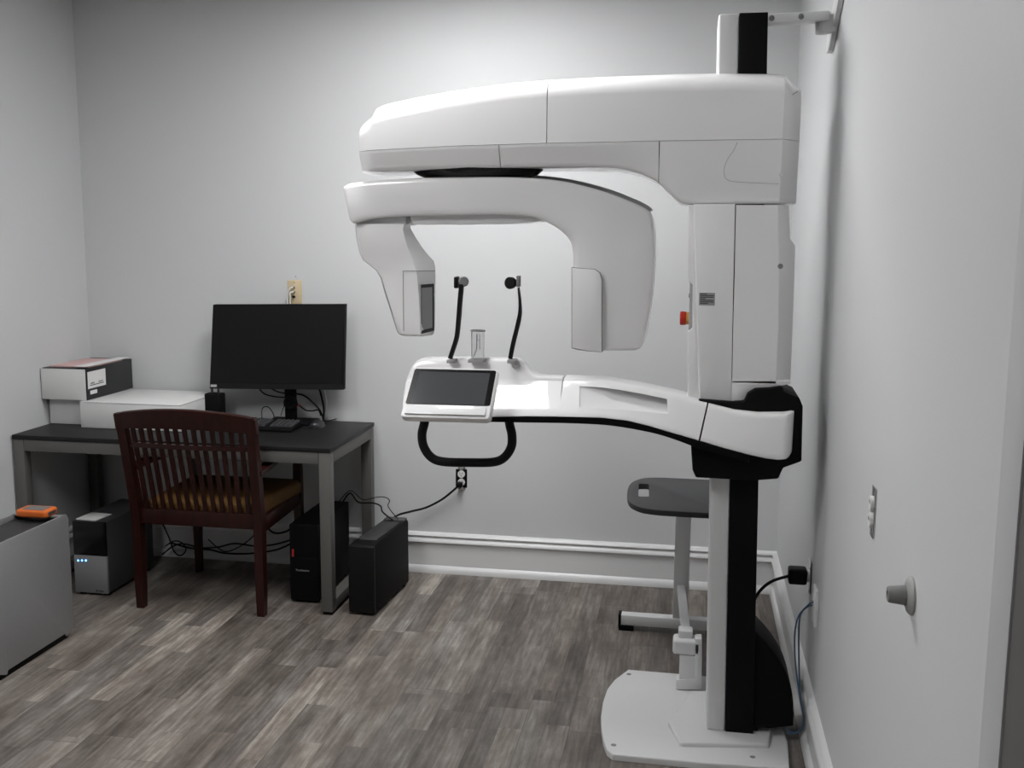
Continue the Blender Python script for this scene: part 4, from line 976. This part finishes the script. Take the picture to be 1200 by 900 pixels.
for y0, y1 in ((SY1-0.055, SY1), (SY0, SY0+0.045)):
    P = [(y0, SZ-0.006), (y0, SZ), (y1-0.03, SZ), (y1-0.01, SZ-0.008), (y1, SZ-0.03), (y1, SZ-0.10), (y1-0.006, SZ-0.10), (y1-0.007, SZ-0.03), (y1-0.013, SZ-0.014), (y1-0.03, SZ-0.006)]
    if y0 < 3.4: P = [(y1+y0-a, b) for a, b in P]
    bm = NB(); pillow(bm, P, SX1-0.004, SX0+0.004, 'x', 0.0, 1, rb=0.0); obj('handle', bm, M_SILVER, sv)
bm = NB(); box(bm, SX0+0.01, SX1-0.01, SY0+0.03, SY1-0.03, 0.0, 0.03, 0.003); obj('foot', bm, M_BLACK, sv)
# orange drive on the tower
dq = [PZ(a, b, SZ+0.02) for a, b in ((11, 592), (46, 594), (62, 587), (28, 584))]
dr = thing('external_drive', 'orange rubber cased external drive lying on the silver tower', 'hard drive', (-2.58, 3.65, SZ))
dx1 = SX1-0.035; dx0 = dx1-0.135; dy1 = SY1-0.008; dy0 = dy1-0.088
bm = NB(); pillow(bm, fillet([(dx0, dy0), (dx1, dy0), (dx1, dy1), (dx0, dy1)], 0.016, 5), SZ+0.029, SZ+0.0005, 'z', 0.008, 4); o_d = obj('rubber_sleeve', bm, M_ORANGE, dr)
bm = NB(); pillow(bm, fillet([(dx0+0.022, dy0+0.014), (dx1-0.022, dy0+0.014), (dx1-0.022, dy1-0.014), (dx0+0.022, dy1-0.014)], 0.005, 3), SZ+0.0305, SZ+0.024, 'z', 0.001, 1); lab(obj('metal_plate', bm, mat('drive_plate', (0.16, 0.15, 0.145), 0.45), dr), 'grey metal top plate')
bm = NB(); pillow(bm, fillet([(dy0+0.018, SZ+0.008), (dy1-0.018, SZ+0.008), (dy1-0.018, SZ+0.021), (dy0+0.018, SZ+0.021)], 0.004, 3), dx1+0.0008, dx1-0.006, 'x', 0.0005, 1); lab(obj('port_opening', bm, M_DGREY, dr), 'dark port opening')

# ------------------------------------------------------------------ wall fittings
# bare duplex outlet on the back wall
q = PY(541, 560, YB)
wo = thing('wall_outlet', 'white duplex outlet without cover plate in the back wall below the scanner handle', 'outlet', (q.x, YB, q.z-0.06))
bm = NB(); box(bm, q.x-0.029, q.x+0.027, YB-0.0015, YB+0.001, q.z-0.047, q.z+0.043, 0.0005); lab(obj('box_opening', bm, M_BLACK, wo), 'black box opening')
bm = NB(); box(bm, q.x-0.008, q.x+0.008, YB-0.006, YB-0.001, q.z-0.052, q.z+0.052, 0.001); box(bm, q.x-0.018, q.x+0.018, YB-0.004, YB-0.001, q.z+0.046, q.z+0.055, 0.001); box(bm, q.x-0.018, q.x+0.018, YB-0.004, YB-0.001, q.z-0.056, q.z-0.047, 0.001); obj('mounting_strap', bm, M_CHROME, wo)
for s in (1, -1):
    bm = NB(); lathe(bm, (q.x, YB-0.004, q.z+s*0.020), (0, -1, 0), [(0, 0.0175), (0.006, 0.0175), (0.008, 0.0165), (0.008, 0.001)], 24); o = obj('receptacle', bm, M_IVORY, wo)
    bm = NB()
    for xx in (-0.006, 0.006): box(bm, q.x+xx-0.0012, q.x+xx+0.0012, YB-0.0125, YB-0.0115, q.z+s*0.020, q.z+s*0.020+0.008)
    cyl(bm, (q.x, YB-0.0125, q.z+s*0.020-0.007), (q.x, YB-0.0115, q.z+s*0.020-0.007), 0.0025, 10); obj('slot', bm, M_BLACK, o)
# plug and cord
pc = thing('power_cable', 'black power cord plugged into the back wall outlet, running down to the tower', 'power cord', (q.x-0.1, YB-0.05, 0.33))
pz = q.z-0.026
bm = NB(); box(bm, q.x-0.018, q.x+0.010, YB-0.045, YB-0.013, pz-0.014, pz+0.012, 0.006, 3); obj('plug', bm, M_CORD, pc)
path = spl([(q.x-0.010, YB-0.04, pz-0.008), tuple(PY(519, 584.5, YB-0.035)), tuple(PY(500, 594.5, YB-0.035)), tuple(PY(483, 599, YB-0.06)), tuple(PY(468, 603, 4.70)), tuple(PY(458, 609, 4.64))], 8)
bm = NB(); tube(bm, path, 0.0052, 8); obj('cord', bm, M_CORD, pc)
# beige cable plate above the monitor
q0, q1 = PY(337, 328, YB), PY(354, 328, YB); xc, zt2 = (q0.x+q1.x)/2, q0.z
cp = thing('cable_plate', 'beige cable wall plate on the back wall just above the monitor', 'wall plate', (xc, YB, zt2-0.115))
bm = NB(); box(bm, xc-0.036, xc+0.036, YB-0.006, YB, zt2-0.115, zt2, 0.003); obj('plate', bm, M_BEIGE, cp)
for k, pz in enumerate((0.032, 0.056, 0.080)):
    zz = zt2-pz; bm = NB(); lathe(bm, (xc-0.002, YB-0.005, zz), (0, -1, 0), [(0, 0.006), (0.012, 0.006), (0.012, 0.0045), (0.018, 0.0045), (0.018, 0.0005)], 12); obj('connector', bm, M_CHROME if k < 2 else M_BLACK, cp)
bm = NB(); lathe(bm, (xc, YB-0.006, zt2-0.012), (0, -1, 0), [(0, 0.003), (0.001, 0.003), (0.0015, 0.0005)], 10); obj('screw', bm, M_MGREY, cp)
for k, pz in enumerate((0.032, 0.056)):
    zz = zt2-pz; d = 0.012+0.006*k; g = 0.012*k
    P = spl([(xc-0.002, YB-0.024, zz), (xc-0.012, YB-0.036, zz-0.006), (xc-0.024+g, YB-0.034, zz-0.03), (xc-0.028+g*1.1, YB-0.030, zz-0.07), (xc-0.026+g*1.2, YB-0.028, 1.15), (xc-0.024+g*1.2, YB-0.025, 0.9)], 6)
    bm = NB(); tube(bm, P, 0.0035, 8); tag(obj('coaxial_cable', bm, M_IVORY), ('white cable from the top connector of the beige wall plate', 'white cable from the middle connector of the beige wall plate')[k], 'cable')
# nail hole above the plate
q = PY(346.5, 324, YB); bm = NB(); lathe(bm, (q.x, YB+0.0005, q.z), (0, -1, 0), [(0, 0.003), (0.0012, 0.003), (0.0016, 0.0005)], 10); tag(obj('wall_screw', bm, M_MGREY), 'tiny dark screw in the back wall above the beige plate', 'screw')

# right wall: bare outlet
a, b = PX(1024.5, 568, XR), PX(1024.5, 632, XR); ym, zm = (a.y+b.y)/2, (a.z+b.z)/2
wo = thing('wall_outlet', 'white duplex outlet without cover plate high on the right wall', 'outlet', (XR, ym, zm-0.06))
bm = NB(); box(bm, XR-0.0015, XR+0.001, ym-0.015, ym+0.015, zm-0.055, zm+0.05, 0.0005); lab(obj('box_opening', bm, M_MGREY, wo), 'dark box opening')
bm = NB(); box(bm, XR-0.004, XR-0.001, ym-0.02, ym+0.02, zm-0.058, zm+0.058, 0.001); obj('mounting_strap', bm, M_CHROME, wo)
for s in (1, -1):
    bm = NB(); lathe(bm, (XR-0.003, ym, zm+s*0.0195), (-1, 0, 0), [(0, 0.0175), (0.006, 0.0175), (0.008, 0.0165), (0.008, 0.001)], 24); o = obj('receptacle', bm, M_IVORY, wo)
    bm = NB()
    for yy in (-0.006, 0.006): box(bm, XR-0.0115, XR-0.0105, ym+yy-0.0012, ym+yy+0.0012, zm+s*0.0195, zm+s*0.0195+0.008)
    obj('slot', bm, M_BLACK, o)
# door stop
q = PX(1069, 698, XR)
ds = thing('door_stop', 'grey round door stop fixed on the right wall', 'door stop', (XR, q.y, q.z-0.04))
bm = NB(); lathe(bm, (XR, q.y, q.z), (-1, 0, 0), [(0, 0.036), (0.004, 0.036), (0.009, 0.031), (0.012, 0.022), (0.013, 0.001)], 32); obj('rose', bm, M_GREYP, ds)
bm = NB(); lathe(bm, (XR-0.011, q.y, q.z), (-1, 0, 0), [(0, 0.019), (0.030, 0.0155), (0.033, 0.0135), (0.033, 0.007), (0.028, 0.006), (0.028, 0.001)], 28); lab(obj('bumper', bm, mat('grey_rubber', (0.20, 0.20, 0.195), 0.6), ds), 'grey rubber bumper')
# outlet with plug beside the machine
q = PX(950, 675, XR); yo, zo = q.y, q.z
wo = thing('wall_outlet', 'outlet with a big black plug on the right wall beside the scanner foot', 'outlet', (XR, yo, zo-0.06))
bm = NB(); box(bm, XR-0.0015, XR+0.001, yo-0.030, yo+0.030, zo-0.052, zo+0.052, 0.0005); lab(obj('box_opening', bm, M_DGREY, wo), 'dark box opening')
bm = NB(); box(bm, XR-0.005, XR-0.001, yo-0.02, yo+0.02, zo-0.058, zo+0.058, 0.001); obj('mounting_strap', bm, M_CHROME, wo)
bm = NB(); lathe(bm, (XR-0.003, yo, zo), (-1, 0, 0), [(0, 0.020), (0.008, 0.020), (0.010, 0.018), (0.010, 0.001)], 24); obj('receptacle', bm, M_IVORY, wo)
pc = thing('power_cable', 'black power cord with a square plug in the right wall outlet', 'power cord', (XR-0.06, yo, 0.30))
xp = PY(923.5, 676, yo).x
bm = NB(); box(bm, xp, XR-0.0135, yo-0.026, yo+0.026, zo-0.027, zo+0.027, 0.008, 3); obj('plug', bm, M_CORD, pc)
P = spl([(xp+0.004, yo, zo-0.004), tuple(PY(905, 681, yo-0.01)), tuple(PY(891, 692, yo-0.01)), tuple(PY(882, 707, 3.572)), tuple(PY(875, 722, 3.565))], 8)
bm = NB(); tube(bm, P, 0.0055, 8); obj('cord', bm, M_CORD, pc)
# white blank plate with blue cables
a, b = PX(957.5, 680, XR), PX(957.5, 738, XR); yd, zd = (a.y+b.y)/2-0.01, (a.z+b.z)/2
bm = NB(); box(bm, XR-0.012, XR, yd-0.036, yd+0.036, zd-0.060, zd+0.060, 0.003); tag(obj('data_plate', bm, M_TRIM), 'white data plate on the right wall where the blue cables start', 'wall plate')
def bluecable(offs, label):
    xo = offs
    P = spl([(XR-0.006, yd+0.004+xo*0.3, zd+0.014-xo), tuple(PY(947, 709+xo*200, yd+0.02)), tuple(PY(936+xo*150, 722, yd+0.02)), tuple(PY(931.5+xo*260, 742, yd+0.0)), tuple(PY(932+xo*240, 775, yd-0.02)), tuple(PY(937+xo*60, 815, yd-0.05)),
             tuple(PY(941.5+xo*40, 843+xo*120, yd-0.06)), tuple(PY(938+xo*60, 855+xo*160, yd-0.05)), tuple(PY(929, 860+xo*60, yd-0.03)), tuple(PY(922, 858-xo*120, yd-0.01))], 8)
    P = [Vector((p.x, p.y+xo*0.8, p.z)) for p in P]
    P = [Vector((min(p.x, XR-0.028 if p.z < 0.22 else XR-0.005), p.y, max(p.z, 0.008))) for p in P]
    bm = NB(); tube(bm, P, 0.0026, 8); tag(obj('network_cable', bm, M_BLUE), label, 'cable', 'blue cables by the scanner foot')
bluecable(0.0, 'thin blue cable from the white data plate, outer loop left of the other')
bluecable(0.02, 'thin blue cable from the white data plate, inner loop right of the other')

# ------------------------------------------------------------------ loose cables
def cable(pts, r, label, name='cable', m=None, grp=None):
    bm = NB(); tube(bm, spl(pts, 7), r, 7); tag(obj(name, bm, m or M_CORD), label, 'cable', grp)
Yk = 4.72
def k(px, py, y=Yk): return tuple(PY(px, py, y))
G = 'cables hanging behind the monitor'
cable([k(303, 454), k(309, 461), k(320, 464.5), k(337, 466, 4.725)], 0.0034, 'black cable behind the monitor, lower of two loops left of the stand', 'monitor_cable', grp=G)
cable([k(316, 454), k(325, 459), k(337, 461.5, 4.73)], 0.0034, 'short black cable behind the monitor, upper of two loops left of the stand', 'monitor_cable', grp=G)
cable([k(344, 461, 4.73), k(356, 463.5), k(366, 471), k(375, 481), k(379, 492), (k(379, 495)[0], 4.70, DZ+0.006)], 0.0042, 'thick black cable sweeping from the stand ring down onto the desk', 'monitor_cable', grp=G)
cable([k(345, 470, 4.735), k(357, 480), k(366, 481.5), k(373, 480.5, 4.735), k(376, 487, 4.745)], 0.0034, 'black cable sagging low from the red mark on the stand', 'monitor_cable', grp=G)
cable([k(374, 455, 4.78), k(377, 466, 4.785), k(379.5, 480, 4.788), k(379, 492, 4.788), (k(379, 497)[0]-0.02, 4.788, 0.70), (k(379, 497)[0]-0.02, 4.79, 0.5)], 0.0046, 'thick black cable hanging straight down right behind the monitor', 'monitor_cable', grp=G)
cable([k(378, 450, 4.795), k(382.5, 470, 4.798), k(382.5, 488, 4.798), (k(382, 490)[0], 4.80, 0.60)], 0.0034, 'white cable hanging down the wall right of the monitor stand', 'wall_cable', M_IVORY)
cable([(kx1-0.20, ky1-0.002, DZ+0.02), k(307, 480, 4.62), k(311.5, 476.5, 4.63), k(316.5, 479, 4.64), k(321, 488, 4.65), (k(321, 488)[0]+0.03, 4.60, DZ+0.016)], 0.0024, 'thin black keyboard cable arching above the keys', 'keyboard_cable')
cable([k(334, 472, 4.665), k(332, 478, 4.66), k(329, 487, 4.62)], 0.0018, 'very thin black wire dropping left of the monitor stand', 'thin_wire')
mq = PZ(374, 494, DZ+0.01)
cable([(mq.x-0.01, mq.y-0.01, DZ+0.012), (mq.x+0.03, mq.y+0.07, DZ+0.004), tuple(PZ(388, 492.5, DZ+0.004)), tuple(PZ(394, 490.5, DZ+0.004)), tuple(PZ(380, 490, DZ+0.004))], 0.0022, 'thin black mouse cable curling on the desk', 'mouse_cable')
G2 = 'cables under the desk'
Yc = 4.74
cable([k(190, 650, Yc), k(203, 640, Yc), k(216, 637.5, Yc), k(236, 642, Yc), k(256, 641, Yc), k(275, 637, Yc), k(300, 640, Yc), k(322, 638, Yc), k(343, 632, Yc)], 0.004, 'black cable under the desk running along the wall, uppermost', 'floor_cable', grp=G2)
cable([k(200, 636, Yc-0.02), k(222, 642, Yc-0.02), k(245, 644, Yc-0.02), k(262, 648, Yc-0.02), k(282, 649, Yc-0.02), k(300, 648, Yc-0.02), k(325, 644, Yc-0.02), k(345, 635, Yc-0.02)], 0.0045, 'thick black cable under the desk sagging between the chair legs', 'floor_cable', grp=G2)
cable([k(190, 612, Yc), k(198, 630, Yc), k(204, 646, Yc), k(212, 651, Yc), k(218, 644, Yc-0.01), k(213, 636, Yc-0.02), k(204, 634, Yc-0.02), k(194, 640, Yc-0.02)], 0.0035, 'black cable loop hanging under the desk beside the storage unit', 'floor_cable', grp=G2)
cable([k(314, 616, 4.70), k(317, 622, 4.70), k(325, 625, 4.70), k(337, 622, 4.72), k(345, 615, 4.74)], 0.0045, 'black cable loop hanging right of the chair leg under the desk', 'floor_cable', grp=G2)
cable([k(244, 632, Yc), k(262, 646, Yc-0.01), k(280, 641, Yc-0.01), k(296, 629, Yc), k(303, 618, Yc)], 0.0028, 'thin black cable drooping under the desk seen behind the chair legs', 'floor_cable', grp=G2)
tp_ = RM @ Vector((0.0, 0.37, TH2+0.008)); tq = RM @ Vector((0.02, 0.39, TH2+0.008))
cable([tuple(tp_), k(448.5, 600, 4.60), k(446, 593, 4.62), k(437, 589.5, 4.66), k(420, 588.5, 4.70), (-1.60, 4.712, 0.40), (-1.65, 4.715, 0.33)], 0.0036, 'thick black cable arching between the two black towers', 'tower_cable')
cable([tuple(tq), k(455, 594, 4.62), k(456.5, 587, 4.63), k(452, 583, 4.65), k(442, 582.5, 4.68), k(425, 585.5, 4.715), (-1.60, 4.722, 0.41), (-1.66, 4.718, 0.35)], 0.0022, 'thin black cable arching higher between the two black towers', 'tower_cable')
